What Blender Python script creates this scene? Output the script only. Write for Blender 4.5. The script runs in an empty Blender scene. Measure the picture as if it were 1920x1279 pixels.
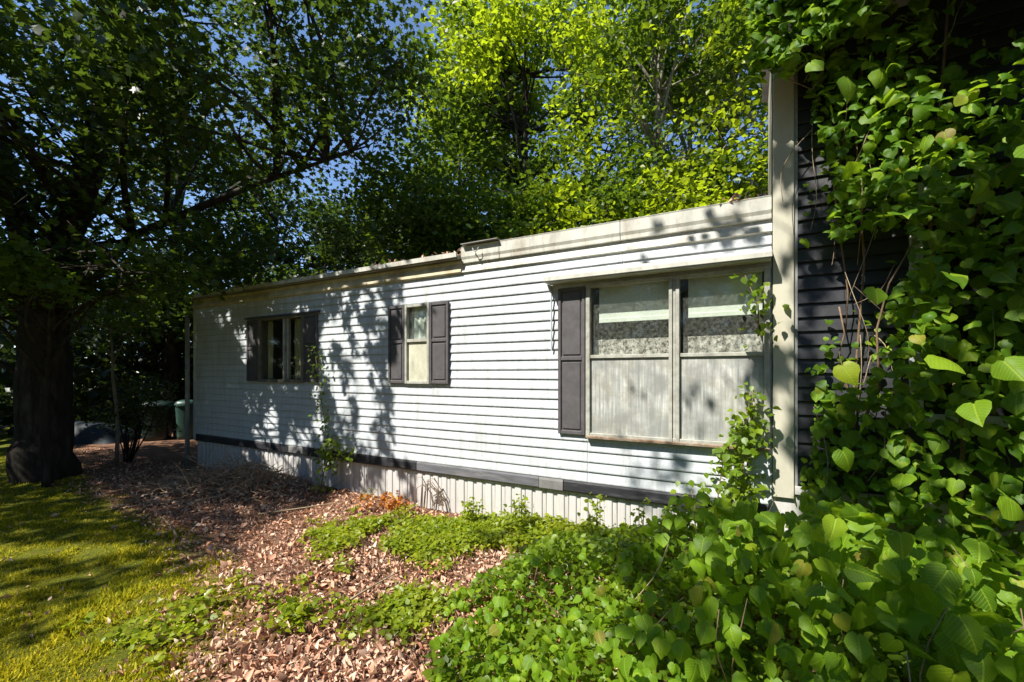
import bpy, math, random
import numpy as np
random.seed(7)
rng = np.random.default_rng(11)
R = math.radians
scene = bpy.context.scene
C = scene.collection

# ------------------------------------------------------------------ camera, sky, sun, exposure
cam = bpy.data.cameras.new('camera'); camo = bpy.data.objects.new('camera', cam); C.objects.link(camo)
camo.location = (0, 0, 1.6); camo.rotation_euler = (R(90), 0, 0)
cam.sensor_width = 36; cam.lens = 36*820/1920; cam.shift_y = 60.5/1920
cam.clip_start = .05; cam.clip_end = 2000
scene.camera = camo
SUN = np.array([-.52, -.36, .775]); SUN /= np.linalg.norm(SUN)      # towards the sun
elev = math.asin(SUN[2]); azim = math.atan2(SUN[0], SUN[1])
w = bpy.data.worlds.new('World'); scene.world = w; w.use_nodes = True
nt = w.node_tree; nt.nodes.clear()
sky = nt.nodes.new('ShaderNodeTexSky'); sky.sky_type = 'NISHITA'; sky.sun_disc = False
sky.sun_elevation = elev; sky.sun_rotation = azim
sky.altitude = 1200; sky.air_density = 1.0; sky.dust_density = .0; sky.ozone_density = 3.5
bg = nt.nodes.new('ShaderNodeBackground'); bg.inputs[1].default_value = .115
wo = nt.nodes.new('ShaderNodeOutputWorld')
nt.links.new(sky.outputs[0], bg.inputs[0]); nt.links.new(bg.outputs[0], wo.inputs[0])
sl = bpy.data.lights.new('sun', 'SUN'); sl.energy = 5; sl.angle = R(.53); sl.color = (1, .95, .86)
so = bpy.data.objects.new('sun', sl); C.objects.link(so)
from mathutils import Vector, Matrix
so.rotation_euler = Vector(SUN).to_track_quat('Z', 'Y').to_euler()
vs = scene.view_settings
vs.view_transform = 'Standard'; vs.look = 'None'; vs.gamma = 1; vs.use_curve_mapping = False; vs.exposure = 1.02
scene.cycles.max_bounces = 8; scene.cycles.transparent_max_bounces = 12
scene.cycles.diffuse_bounces = 3; scene.cycles.transmission_bounces = 4

# ------------------------------------------------------------------ noise
_perm = np.random.default_rng(3).random(65536)
def _h(ix, iy, iz):
    return _perm[(ix*73856093 ^ iy*19349663 ^ iz*83492791) & 65535]
def vnoise(p, f=1., seed=0):
    p = np.asarray(p, float)*f + seed*17.3
    i = np.floor(p).astype(np.int64); t = p-i; t = t*t*(3-2*t)
    o = 0
    for a in (0, 1):
        for b in (0, 1):
            for c in (0, 1):
                wt = (t[:,0] if a else 1-t[:,0])*(t[:,1] if b else 1-t[:,1])*(t[:,2] if c else 1-t[:,2])
                o = o + wt*_h(i[:,0]+a, i[:,1]+b, i[:,2]+c)
    return o
def vn2(x, y, f=1., seed=0):
    x = np.atleast_1d(np.asarray(x, float)); y = np.atleast_1d(np.asarray(y, float))
    return vnoise(np.stack([x, y, 0*x+.37], 1), f, seed)

# ------------------------------------------------------------------ materials
class NT:
    def __init__(s, name):
        s.m = bpy.data.materials.new(name); s.m.use_nodes = True; s.t = s.m.node_tree; s.t.nodes.clear()
        s.out = s.n('ShaderNodeOutputMaterial')
    def n(s, ty, **kw):
        o = s.t.nodes.new(ty)
        for k, v in kw.items(): setattr(o, k, v)
        return o
    def l(s, a, b): s.t.links.new(a, b)
    def noise(s, scale, detail=4, rough=.6, coord='Object', sc=(1,1,1)):
        tc = s.n('ShaderNodeTexCoord'); mp = s.n('ShaderNodeMapping'); mp.inputs['Scale'].default_value = sc
        s.l(tc.outputs[coord], mp.inputs[0])
        no = s.n('ShaderNodeTexNoise'); no.inputs['Scale'].default_value = scale
        no.inputs['Detail'].default_value = detail; no.inputs['Roughness'].default_value = rough
        s.l(mp.outputs[0], no.inputs[0]); return no.outputs['Fac']
    def ramp(s, fac, stops):
        r = s.n('ShaderNodeValToRGB'); e = r.color_ramp.elements
        while len(e) < len(stops): e.new(.5)
        for el, (p, c) in zip(e, stops): el.position = p; el.color = (*c, 1) if len(c) == 3 else c
        s.l(fac, r.inputs[0]); return r.outputs[0]
    def mix(s, fac, a, b, bt='MIX'):
        m = s.n('ShaderNodeMix', data_type='RGBA', blend_type=bt)
        if isinstance(fac, (int, float)): m.inputs[0].default_value = fac
        else: s.l(fac, m.inputs[0])
        for i, v in ((6, a), (7, b)):
            if isinstance(v, tuple): m.inputs[i].default_value = (*v, 1)
            else: s.l(v, m.inputs[i])
        return m.outputs[2]
    def bump(s, fac, strength=.3, dist=.01):
        b = s.n('ShaderNodeBump'); b.inputs['Strength'].default_value = strength; b.inputs['Distance'].default_value = dist
        s.l(fac, b.inputs['Height']); return b.outputs[0]
    def bsdf(s, col, rough=.6, spec=.4, metal=0, bump=None):
        p = s.n('ShaderNodeBsdfPrincipled')
        if isinstance(col, tuple): p.inputs['Base Color'].default_value = (*col, 1)
        else: s.l(col, p.inputs['Base Color'])
        if isinstance(rough, (int, float)): p.inputs['Roughness'].default_value = rough
        else: s.l(rough, p.inputs['Roughness'])
        p.inputs['Specular IOR Level'].default_value = spec; p.inputs['Metallic'].default_value = metal
        if bump is not None: s.l(bump, p.inputs['Normal'])
        return p
    def done(s, sh): s.l(sh.outputs[0] if hasattr(sh, 'outputs') else sh, s.out.inputs[0]); return s.m

def leafmat(name, stops, trans=.35, tcol=(.35, .5, .04), rough=.42, spec=.35, veins=False):
    n = NT(name); g = n.n('ShaderNodeNewGeometry')
    col = n.ramp(g.outputs['Random Per Island'], stops)
    no = n.noise(2.2, 2); col = n.mix(n.ramp(no, [(.3, (.55,)*3), (.75, (0,)*3)]), col, (stops[-1][1][0]*.9, stops[-1][1][1]*.8, stops[-1][1][2]*.8))
    bmp = n.bump(n.noise(60, 3), .25, .004)
    p = n.bsdf(col, rough, spec, bump=bmp)
    t = n.n('ShaderNodeBsdfTranslucent'); n.l(n.mix(.75, col, tcol), t.inputs[0])
    m = n.n('ShaderNodeMixShader'); m.inputs[0].default_value = trans
    n.l(p.outputs[0], m.inputs[1]); n.l(t.outputs[0], m.inputs[2])
    return n.done(m)
def objleafmat(name, c0, c1, trans, tcol):
    n = NT(name); oi = n.n('ShaderNodeObjectInfo')
    tc = n.n('ShaderNodeTexCoord'); sp = n.n('ShaderNodeSeparateXYZ'); n.l(tc.outputs['Object'], sp.inputs[0])
    ax = n.n('ShaderNodeMath', operation='ABSOLUTE'); n.l(sp.outputs[0], ax.inputs[0])
    # herringbone side veins plus the midrib
    k = n.n('ShaderNodeMath', operation='MULTIPLY_ADD'); n.l(ax.outputs[0], k.inputs[0]); k.inputs[1].default_value = -.75
    n.l(sp.outputs[1], k.inputs[2])
    s2 = n.n('ShaderNodeMath', operation='MULTIPLY'); n.l(k.outputs[0], s2.inputs[0]); s2.inputs[1].default_value = 46
    s3 = n.n('ShaderNodeMath', operation='SINE'); n.l(s2.outputs[0], s3.inputs[0])
    vein = n.ramp(s3.outputs[0], [(.78, (0,)*3), (.97, (1,)*3)])
    mid = n.ramp(ax.outputs[0], [(.016, (1,)*3), (.04, (0,)*3)])
    vm = n.mix(1., vein, mid, 'ADD')
    col = n.ramp(oi.outputs['Random'], [(0, c0), (.45, tuple((a+b)/2 for a, b in zip(c0, c1))), (.85, c1), (.93, (c1[0]*1.5, c1[1]*1.15, c1[2])), (.975, (.32, .26, .04)), (1, (.20, .11, .04))])
    spots = n.ramp(n.noise(16, 5, .8), [(.60, (0,)*3), (.68, (.8,)*3)]); col = n.mix(spots, col, (.16, .12, .03))
    col = n.mix(n.ramp(n.noise(5, 3), [(.35, (0,)*3), (.75, (.5,)*3)]), col, (c1[0]*.7, c1[1]*.75, c1[2]*.6))
    vmf = n.n('ShaderNodeMath', operation='MULTIPLY'); n.l(vm, vmf.inputs[0]); vmf.inputs[1].default_value = .6
    col = n.mix(vmf.outputs[0], col, (c1[0]*1.6+.03, c1[1]*1.3+.03, c1[2]*1.4+.01))
    inv = n.n('ShaderNodeMath', operation='SUBTRACT'); inv.inputs[0].default_value = 1; n.l(vm, inv.inputs[1])
    p = n.bsdf(col, .5, .3, bump=n.bump(inv.outputs[0], .35, .01))
    t = n.n('ShaderNodeBsdfTranslucent'); n.l(n.mix(.7, col, tcol), t.inputs[0])
    m = n.n('ShaderNodeMixShader'); m.inputs[0].default_value = trans
    n.l(p.outputs[0], m.inputs[1]); n.l(t.outputs[0], m.inputs[2])
    return n.done(m)
def plain(name, col, rough=.6, spec=.35, var=.25, scale=6, metal=0, sc=(1,1,1), bump=.15, dirt=None, dirtamt=.5):
    n = NT(name); f = n.noise(scale, 6, .65, sc=sc)
    c = n.mix(n.ramp(f, [(.3, (0,)*3), (.7, (1,)*3)]), tuple(x*(1-var) for x in col), tuple(min(1, x*(1+var*.4)) for x in col))
    if dirt:
        d = n.ramp(n.noise(scale*.6, 8, .75, sc=sc), [(.5, (0,)*3), (.72, (dirtamt,)*3)])
        c = n.mix(d, c, dirt)
    return n.done(n.bsdf(c, rough, spec, metal, n.bump(f, bump, .01)))

# white vinyl siding: weathering differs from board to board, mildew specks and vertical run-off streaks
def sidingmat(name, base, dirt, amt=.4):
    n = NT(name); oi = n.n('ShaderNodeObjectInfo')
    streak = n.ramp(n.noise(5, 6, .7, sc=(3, 3, .35)), [(.45, (0,)*3), (.75, (amt,)*3)])
    speck = n.ramp(n.noise(38, 5, .8), [(.56, (0,)*3), (.7, (amt,)*3)])
    c = n.mix(oi.outputs['Random'], tuple(b*.93 for b in base), base)
    c = n.mix(streak, c, dirt); c = n.mix(speck, c, tuple(d*.8 for d in dirt))
    return n.done(n.bsdf(c, .42, .4, bump=n.bump(n.noise(14, 3, .5, sc=(1, 1, .2)), .12, .01)))
M = {}
M['siding'] = sidingmat('white_siding', (.52, .555, .585), (.27, .28, .24), .7)
M['skirting'] = sidingmat('cream_skirting', (.56, .55, .54), (.36, .31, .24), .65)
M['charcoal_siding'] = plain('charcoal_siding', (.026, .027, .033), .45, .4, .35, 9, dirt=(.06, .06, .055), dirtamt=.5)
M['fascia'] = plain('cream_fascia', (.53, .53, .47), .5, .4, .25, 7, sc=(1,1,.35), dirt=(.26, .20, .14), dirtamt=.95)
M['old_fascia'] = plain('stained_fascia', (.60, .53, .36), .6, .3, .4, 5, dirt=(.25, .17, .09), dirtamt=.8)
M['corner'] = plain('cream_corner_board', (.50, .48, .385), .55, .35, .2, 4, sc=(1,1,.5), dirt=(.40, .35, .22), dirtamt=.7)
M['side'] = plain('beige_side_wall', (.50, .48, .38), .6, .3, .25, 4)
M['trim_dark'] = plain('charcoal_trim', (.028, .029, .034), .5, .35, .4, 8, dirt=(.16, .16, .16), dirtamt=.5, sc=(.4,.4,3))
M['trim_grey'] = plain('mid_grey_trim', (.13, .13, .145), .55, .35, .35, 8, dirt=(.32, .31, .30), dirtamt=.6, sc=(.4,.4,3))  # mid grey, between the charcoal and the pale lengths
M['trim_pale'] = plain('pale_grey_trim', (.20, .195, .19), .55, .35, .3, 8, dirt=(.12, .11, .10), dirtamt=.6)
M['shutter'] = plain('faded_plum_grey_shutter', (.095, .088, .093), .55, .3, .3, 12, dirt=(.075, .085, .07), dirtamt=.6)
M['win_frame'] = plain('weathered_aluminium_frame', (.40, .40, .35), .45, .4, .3, 14, dirt=(.15, .12, .08), dirtamt=.7)
M['win_dark'] = plain('dark_window_frame', (.16, .145, .11), .55, .3, .3, 9)
M['roof'] = plain('grey_metal_roof', (.28, .27, .25), .5, .4, .4, 5, dirt=(.13, .08, .05), dirtamt=.8)
M['pole'] = plain('galvanised_pole', (.30, .31, .30), .5, .5, .3, 10)
M['blind'] = plain('off_white_blind', (.74, .78, .72), .7, .2, .1, 6)
M['curtain'] = plain('yellowed_curtain', (.40, .38, .20), .9, .1, .3, 8, sc=(3,3,.3))
M['interior'] = plain('dark_room', (.05, .045, .045), .9, .1, .3, 3)
M['rust'] = plain('rusted_sill', (.22, .15, .10), .8, .2, .5, 18, dirt=(.45, .42, .35), dirtamt=.7)
M['bark'] = plain('grey_brown_bark', (.042, .034, .026), .9, .15, .6, 9, sc=(1,1,.25), bump=.8, dirt=(.15, .15, .11), dirtamt=.5)
M['pale_bark'] = plain('pale_grey_bark', (.30, .27, .21), .85, .2, .5, 9, sc=(1,1,.3), bump=.5, dirt=(.12, .10, .07), dirtamt=.6)
M['twig'] = plain('tan_twig', (.33, .25, .16), .85, .2, .4, 20)
M['vine_stem'] = plain('woody_vine_stem', (.20, .135, .08), .8, .2, .4, 25)
M['green_stem'] = plain('green_stem', (.16, .22, .06), .6, .3, .3, 25)
M['bin_green'] = plain('dark_green_plastic', (.006, .018, .014), .4, .5, .2, 6)
M['bin_mint'] = plain('mint_green_plastic', (.03, .075, .06), .4, .5, .2, 6)
M['tarp'] = plain('blue_grey_tarp', (.022, .032, .042), .6, .3, .4, 5, bump=.6)

def windowglass(name, dirt=.3, col=(.45, .47, .40)):
    n = NT(name)
    tr = n.n('ShaderNodeBsdfTransparent'); tr.inputs[0].default_value = (.92, .94, .92, 1)
    gl = n.n('ShaderNodeBsdfGlossy'); gl.inputs['Roughness'].default_value = .06; gl.inputs[0].default_value = (1, 1, 1, 1)
    fr = n.n('ShaderNodeFresnel'); fr.inputs[0].default_value = 1.5
    ge = n.n('ShaderNodeNewGeometry'); fb = n.n('ShaderNodeMath', operation='SUBTRACT'); fb.inputs[0].default_value = 1; n.l(ge.outputs['Backfacing'], fb.inputs[1])
    fm = n.n('ShaderNodeMath', operation='MULTIPLY'); n.l(fr.outputs[0], fm.inputs[0]); n.l(fb.outputs[0], fm.inputs[1])
    m = n.n('ShaderNodeMixShader'); n.l(fm.outputs[0], m.inputs[0]); n.l(tr.outputs[0], m.inputs[1]); n.l(gl.outputs[0], m.inputs[2])
    d = n.n('ShaderNodeBsdfDiffuse'); d.inputs[0].default_value = (*col, 1)
    f1 = n.ramp(n.noise(30, 6, .8), [(.42, (0,)*3), (.75, (dirt*2,)*3)])
    m2 = n.n('ShaderNodeMixShader'); n.l(n.mix(.5, f1, (dirt*.55,)*3, 'ADD'), m2.inputs[0]); n.l(m.outputs[0], m2.inputs[1]); n.l(d.outputs[0], m2.inputs[2])
    return n.done(m2)
M['glass'] = windowglass('dusty_glass', .07)
M['glass_dark'] = windowglass('shaded_glass', .04, (.2, .2, .16))  # darker film than the dusty glass: shade put into its colour
def clouded():
    n = NT('clouded_storm_pane')
    a = n.noise(9, 6, .7, sc=(5, 5, .25)); b = n.noise(5, 5, .7)
    c = n.ramp(a, [(.3, (.20, .22, .23)), (.5, (.42, .43, .40)), (.68, (.66, .65, .60))])
    c = n.mix(n.ramp(b, [(.38, (.75,)*3), (.58, (0,)*3)]), c, (.26, .25, .21))
    c = n.mix(n.ramp(n.noise(3.2, 4, .6), [(.40, (.7,)*3), (.55, (0,)*3)]), c, (.22, .23, .22))
    return n.done(n.bsdf(c, .35, .5, bump=n.bump(a, .1, .004)))
M['clouded'] = clouded()
def cloudedw2():
    n = NT('yellowed_storm_pane')
    a = n.noise(6, 5, .7, sc=(1, 1, .5))
    return n.done(n.bsdf(n.ramp(a, [(.3, (.36, .36, .28)), (.7, (.62, .60, .46))]), .4, .4))
M['clouded2'] = cloudedw2()
def lacemat():
    n = NT('mottled_lace'); a = n.noise(26, 5, .8)
    return n.done(n.bsdf(n.ramp(a, [(.40, (.05, .045, .04)), (.49, (.36, .33, .30)), (.62, (.7, .66, .62))]), .9, .1))
M['lace'] = lacemat()

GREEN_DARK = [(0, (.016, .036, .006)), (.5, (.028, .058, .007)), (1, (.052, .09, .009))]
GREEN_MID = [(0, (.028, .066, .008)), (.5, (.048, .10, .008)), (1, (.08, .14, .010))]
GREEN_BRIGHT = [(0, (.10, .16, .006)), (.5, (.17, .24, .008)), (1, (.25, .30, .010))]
M['leaf_dark'] = leafmat('shaded_maple_leaf', GREEN_DARK, .30, (.16, .26, .02))  # darker copy of the maple leaf, with shade put into its colour
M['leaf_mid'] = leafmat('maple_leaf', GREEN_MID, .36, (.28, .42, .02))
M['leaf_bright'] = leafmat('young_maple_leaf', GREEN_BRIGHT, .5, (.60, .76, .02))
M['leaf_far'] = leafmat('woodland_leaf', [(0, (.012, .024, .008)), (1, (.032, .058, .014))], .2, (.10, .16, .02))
M['leaf_vine'] = leafmat('vine_leaf', [(0, (.045, .10, .008)), (.6, (.09, .18, .010)), (1, (.19, .27, .012))], .4, (.42, .60, .02))
M['leaf_cover'] = leafmat('ground_cover_leaf', [(0, (.08, .15, .010)), (.6, (.17, .25, .012)), (1, (.30, .34, .015))], .4, (.5, .62, .02))
M['leaf_orange'] = leafmat('orange_dying_leaf', [(0, (.42, .10, .03)), (.5, (.52, .17, .04)), (1, (.5, .3, .05))], .3, (.7, .25, .04))
M['leaf_dry'] = leafmat('dry_brown_leaf', [(0, (.07, .035, .022)), (.16, (.22, .085, .04)), (.36, (.50, .21, .10)), (.62, (.64, .32, .19)), (.86, (.74, .48, .33)), (1, (.82, .68, .52))], .15, (.4, .22, .12), .7, .2)
M['grass'] = leafmat('mossy_grass_blade', [(0, (.12, .18, .008)), (.5, (.32, .33, .010)), (1, (.55, .46, .015))], .35, (.5, .5, .03), .6, .2)
M['big_leaf'] = objleafmat('heart_leaf', (.055, .135, .008), (.17, .30, .012), .45, (.45, .68, .02))

# ------------------------------------------------------------------ object helpers
def tag(o, label=None, cat=None, group=None, kind=None):
    if label: o['label'] = label
    if cat: o['category'] = cat
    if group: o['group'] = group
    if kind: o['kind'] = kind
    return o
def empty(name, loc=(0,0,0), rz=0, **kw):
    o = bpy.data.objects.new(name, None); C.objects.link(o); o.location = loc; o.rotation_euler = (0, 0, rz)
    o.empty_display_size = .2
    return tag(o, **kw)
def link(name, me, parent=None, loc=None, **kw):
    o = bpy.data.objects.new(name, me); C.objects.link(o)
    if parent is not None: o.parent = parent
    if loc is not None: o.location = loc
    return tag(o, **kw)
def npmesh(name, V, F, mat, smooth=False):
    """V (n,3); F (m,3) triangles or (m,4) quads"""
    me = bpy.data.meshes.new(name); V = np.ascontiguousarray(V, np.float32); F = np.ascontiguousarray(F, np.int32)
    k = F.shape[1]
    me.vertices.add(len(V)); me.vertices.foreach_set('co', V.ravel())
    me.loops.add(F.size); me.loops.foreach_set('vertex_index', F.ravel())
    me.polygons.add(len(F)); me.polygons.foreach_set('loop_start', np.arange(0, F.size, k, dtype=np.int32))
    me.polygons.foreach_set('loop_total', np.full(len(F), k, np.int32))
    if smooth: me.polygons.foreach_set('use_smooth', np.ones(len(F), bool))
    me.update(calc_edges=True); me.materials.append(mat)
    return me
class MB:
    """collects boxes, prisms and tubes and links them as one mesh"""
    def __init__(s): s.v = []; s.f = []
    def add(s, vs, fs):
        b = len(s.v); s.v += [tuple(v) for v in vs]; s.f += [tuple(i+b for i in f) for f in fs]
    def box(s, x0, x1, y0, y1, z0, z1):
        s.add([(x0,y0,z0),(x1,y0,z0),(x1,y1,z0),(x0,y1,z0),(x0,y0,z1),(x1,y0,z1),(x1,y1,z1),(x0,y1,z1)],
              [(0,3,2,1),(4,5,6,7),(0,1,5,4),(1,2,6,5),(2,3,7,6),(3,0,4,7)])
    def prism(s, prof, x0, x1):
        """prof: list of (y,z), extruded along x"""
        n = len(prof)
        s.add([(x0,y,z) for y, z in prof]+[(x1,y,z) for y, z in prof],
              [(i, (i+1) % n, n+(i+1) % n, n+i) for i in range(n)]+[tuple(range(n))[::-1], tuple(range(n, 2*n))])
    def tube(s, pts, rad, k=6):
        pts = [np.array(p, float) for p in pts]; n = len(pts)
        if not hasattr(rad, '__len__'): rad = [rad]*n
        up = None; rings = []
        for i in range(n):
            t = pts[min(i+1, n-1)]-pts[max(i-1, 0)]; t = t/(np.linalg.norm(t)+1e-9)
            if up is None:
                up = np.array([0, 0, 1.]) if abs(t[2]) < .9 else np.array([1., 0, 0])
            a = np.cross(t, up); a /= np.linalg.norm(a)+1e-9; b = np.cross(t, a); up = -b if np.dot(-b, up) > 0 else b
            for j in range(k):
                an = 2*math.pi*j/k; rings.append(pts[i]+rad[i]*(math.cos(an)*a+math.sin(an)*b))
        fs = [(i*k+j, i*k+(j+1) % k, (i+1)*k+(j+1) % k, (i+1)*k+j) for i in range(n-1) for j in range(k)]
        fs += [tuple(range(k))[::-1], tuple(range((n-1)*k, n*k))]
        s.add(rings, fs)
    def build(s, name, mat, parent=None, smooth=False, **kw):
        me = bpy.data.meshes.new(name); me.from_pydata(s.v, [], s.f); me.materials.append(mat)
        if smooth:
            me.polygons.foreach_set('use_smooth', np.ones(len(me.polygons), bool))
        me.update(); return link(name, me, parent, **kw)
def bevel(o, wd=.004, seg=1):
    m = o.modifiers.new('bevel', 'BEVEL'); m.width = wd; m.segments = seg; m.limit_method = 'ANGLE'; return o

# ------------------------------------------------------------------ the trailer's own frame: x along its long wall (left to right), -y out of the wall, z up
ANG = math.atan2(-.4796, .8775)
A = np.array([-5.68, 7.85]); E_ = np.array([.8775, -.4796]); NRM = np.array([-.4796, -.8775])
def W(t, off, z):
    p = A+E_*t+NRM*off; return np.array([p[0], p[1], z])

# ------------------------------------------------------------------ crown leaves cut away so sun and shade fall where planned
HERO = [(1.50,1.42,1.50,.125),(1.43,1.48,1.66,.13),(1.62,1.44,1.64,.12),(1.70,1.50,1.62,.11),(1.60,1.42,1.20,.135),(1.72,1.44,2.35,.17),(1.86,1.52,2.30,.17),(1.42,1.60,2.18,.12),(1.34,1.75,2.78,.12),(1.30,1.9,2.95,.11),(1.30,1.72,1.63,.12),(1.36,1.80,1.28,.12),(1.22,1.65,1.05,.12),(1.60,1.50,1.02,.12),(1.55,1.55,1.95,.12),(1.38,1.66,1.92,.10)]
XB_Y = [0, 2.3, 2.6, 3.3, 3.64, 4.4, 5.7, 7.5]; XB_X = [-3.9, -3.3, -3.07, -2.7, -2.55, -2.7, -2.3, -2.0]
WB_Z = [0, .5, .9, 1.5, 2.0, 2.45, 2.7, 3.1]; WB_T = [5.1, 5.05, 4.75, 4.85, 5.0, 5.7, 5.9, 5.9]
def sun_keep(P):  # shapes the crowns for the dapples they cast on wall and ground
    """drops crown leaves whose shadow would land in areas set to be lit"""
    P = np.asarray(P)
    rel = P[:, :2]-A; hh = rel@NRM                       # distance in front of the wall plane
    sp = -(SUN[:2]@NRM)                                  # change of that distance per unit travelled along -SUN (negative = towards wall)
    L = np.where(hh > 0, hh/(SUN[:2]@NRM), 1e9)
    hit = P-SUN*L[:, None]
    zt = hit[:, 2]; tt = (hit[:, :2]-A)@E_
    onwall = (hh > 0) & (zt > 0) & (zt < 4.8)
    for hx, hy, hz, hs in HERO[::1]:
        q = P-np.array([hx, hy, hz]); al = q@SUN; keep_h = (al < .3) | (np.linalg.norm(q-al[:, None]*SUN, axis=1) > .16)
        hero_ok = keep_h if hx == HERO[0][0] and hz == HERO[0][2] else hero_ok & keep_h
    Lg = P[:, 2]/SUN[2]; g = P-SUN*Lg[:, None]
    r = rng.random(len(P))
    keep = np.ones(len(P), bool)
    # long wall
    edge = np.interp(zt, WB_Z, WB_T)+(vn2(tt, zt, 3.0, 1)-.5)*.35
    lit = onwall & (tt > edge) & (tt < 8.8) & (zt < 3.15)
    sparse = .0+.05*(tt > 7.6)*(zt < 1.7)
    keep &= ~(lit & (r > sparse*0))
    dap = onwall & (tt > 7.75) & (tt < 8.8) & (zt < 1.5) & (vn2(tt, zt, 4.5, 5) > .62)
    keep |= dap
    keep |= onwall & (tt > 6.9) & (tt < 8.8) & (zt > 2.5) & (zt < 3.15) & (vn2(tt*1.4, zt*4, 2.6, 15) > .60)
    # dapples on the left half of the long wall: gaps stretched upwards
    fine = vn2(tt*9.5, zt*4.2, 1., 8)*.68+vn2(tt*2.2, zt*1.0, 1., 9)*.32
    big = np.clip(np.exp(-((tt-1.47-.85*np.clip(1.5-zt, 0, 1))/(.25+.22*np.clip(1.5-zt, 0, 1)))**2)*1.0*(zt < 2.35)+np.exp(-((tt-.75)/.35)**2*1.-((zt-2.45)/.22)**2)*.9
                  +np.exp(-((tt-3.95)/.75)**2-((zt-2.15)/.65)**2)*.75+np.exp(-((tt-3.0)/.3)**2-((zt-.75)/.3)**2)*.6
                  +np.exp(-((tt-5.25)/.35)**2-((zt-2.6)/.2)**2)*.9+np.exp(-((tt-4.35)/.4)**2-((zt-1.2)/.5)**2)*.45, 0, 1)
    hole = onwall & (tt < edge) & (tt > .0) & (zt < 2.9) & (fine+big*.36 > .625)
    keep &= ~hole
    # addition: corner board dappled, siding mostly shaded
    add = onwall & (tt >= 8.8)
    keep &= ~(add & (tt < 9.15) & (vn2(tt, zt, 3.2, 12) > .36))
    keep &= ~(add & (tt >= 9.15) & (vn2(tt, zt, 3.0, 13) > .60))
    # ground and what grows on it
    xb = np.interp(g[:, 1], XB_Y, XB_X)+(vn2(g[:,0], g[:,1], 1.6, 3)-.5)*.8
    ong = ~onwall & (g[:, 1] > 1.) & (hh > 0)
    vineside = (g[:, 0] > .35+.5*(3.-g[:,1])) & (vn2(g[:,0], g[:,1], 3.6, 21)*.6+vn2(g[:,0], g[:,1], 1.3, 22)*.4 < .44+.22*np.clip(g[:,0]-.7, 0, 1))
    litg = ong & (g[:, 0] > xb) & ~vineside
    keep &= ~litg
    gl = ong & (g[:, 0] <= xb) & (vn2(g[:,0]*1.0, g[:,1]*2.4, 1., 4)+.25*np.exp(-((g[:,1]-3.9)/.6)**2) > .74+.25*np.clip(g[:,1]-4.3, 0, 1))
    keep &= ~gl
    keep &= hero_ok
    return keep

# ------------------------------------------------------------------ leaf shapes and scattering
def fold(vs, fs): return np.array(vs, float), np.array(fs, int)
LEAF4 = fold([(0,0,0),(-.36,.42,.09),(0,1,-.08),(.36,.42,.09),(0,.45,-.02)], [(0,4,1),(1,4,2),(4,3,2),(0,3,4)])
MAPLE = fold([(0,0,0),(-.45,.12,.05),(-.30,.38,0),(-.62,.62,.06),(-.20,.66,0),(0,1.05,-.08),(.20,.66,0),(.62,.62,.06),(.30,.38,0),(.45,.12,.05),(0,.4,-.03)],
             [(10,i,i+1) if i < 9 else (10, 9, 0) for i in range(0, 10)])
MAPLE = (MAPLE[0], MAPLE[1][:, [0, 2, 1]])
BLADE = fold([(-.09,0,0),(.09,0,0),(0,1,.22),(.03,.55,.02)], [(0,1,3),(0,3,2)])
CURL = fold([(0,0,0),(-.30,.38,.30),(.12,1,.26),(.30,.55,.24),(0,.45,-.04)], [(0,4,1),(1,4,2),(4,3,2),(0,3,4)])
OVAL = fold([(0,0,0),(-.34,.2,.05),(-.38,.5,.06),(0,1,-.1),(.38,.5,.06),(.34,.2,.05),(0,.45,-.02)],
            [(6,i+1,i) if i < 5 else (6,0,5) for i in range(6)])
def scatter(P, N, S, tmpl, yaw=None, asp=None):
    """one leaf of shape tmpl at each P with normal N and size S"""
    n = len(P); T, F = tmpl
    N = N/(np.linalg.norm(N, axis=1, keepdims=True)+1e-9)
    ref = rng.normal(size=(n, 3)) if yaw is None else yaw
    Y = ref-N*np.sum(ref*N, axis=1, keepdims=True); Y /= np.linalg.norm(Y, axis=1, keepdims=True)+1e-9
    X = np.cross(Y, N)
    a = np.ones(n) if asp is None else asp
    curl = rng.uniform(.3, 1.9, n)
    V = (T[None, :, 0, None]*X[:, None]*a[:, None, None]+T[None, :, 1, None]*Y[:, None]+T[None, :, 2, None]*curl[:, None, None]*N[:, None])*S[:, None, None]+P[:, None]
    FF = F[None]+(np.arange(n)*len(T))[:, None, None]
    return V.reshape(-1, 3), FF.reshape(-1, 3)
def rnormals(n, up=1., sig=.7):
    N = rng.normal(size=(n, 3))*sig; N[:, 2] += up; return N
def ell_points(n, c, r, shell=.5):
    d = rng.normal(size=(n, 3)); d /= np.linalg.norm(d, axis=1, keepdims=True)
    u = rng.random(n)**(1/3); u = shell*(1-(1-u)*.45)+(1-shell)*u
    return np.array(c)+d*u[:, None]*np.array(r)

def curve(p0, p1, n=5, bend=.15, sag=0):
    p0 = np.array(p0, float); p1 = np.array(p1, float); L = np.linalg.norm(p1-p0)
    o = rng.normal(size=3)*bend*L; o2 = rng.normal(size=3)*bend*.6*L
    out = []
    for i in range(n+1):
        t = i/n; out.append(p0+(p1-p0)*t+o*math.sin(math.pi*t)*.6+o2*math.sin(2*math.pi*t)*.3+np.array([0, 0, sag*L*math.sin(math.pi*t)]))
    return out

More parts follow.
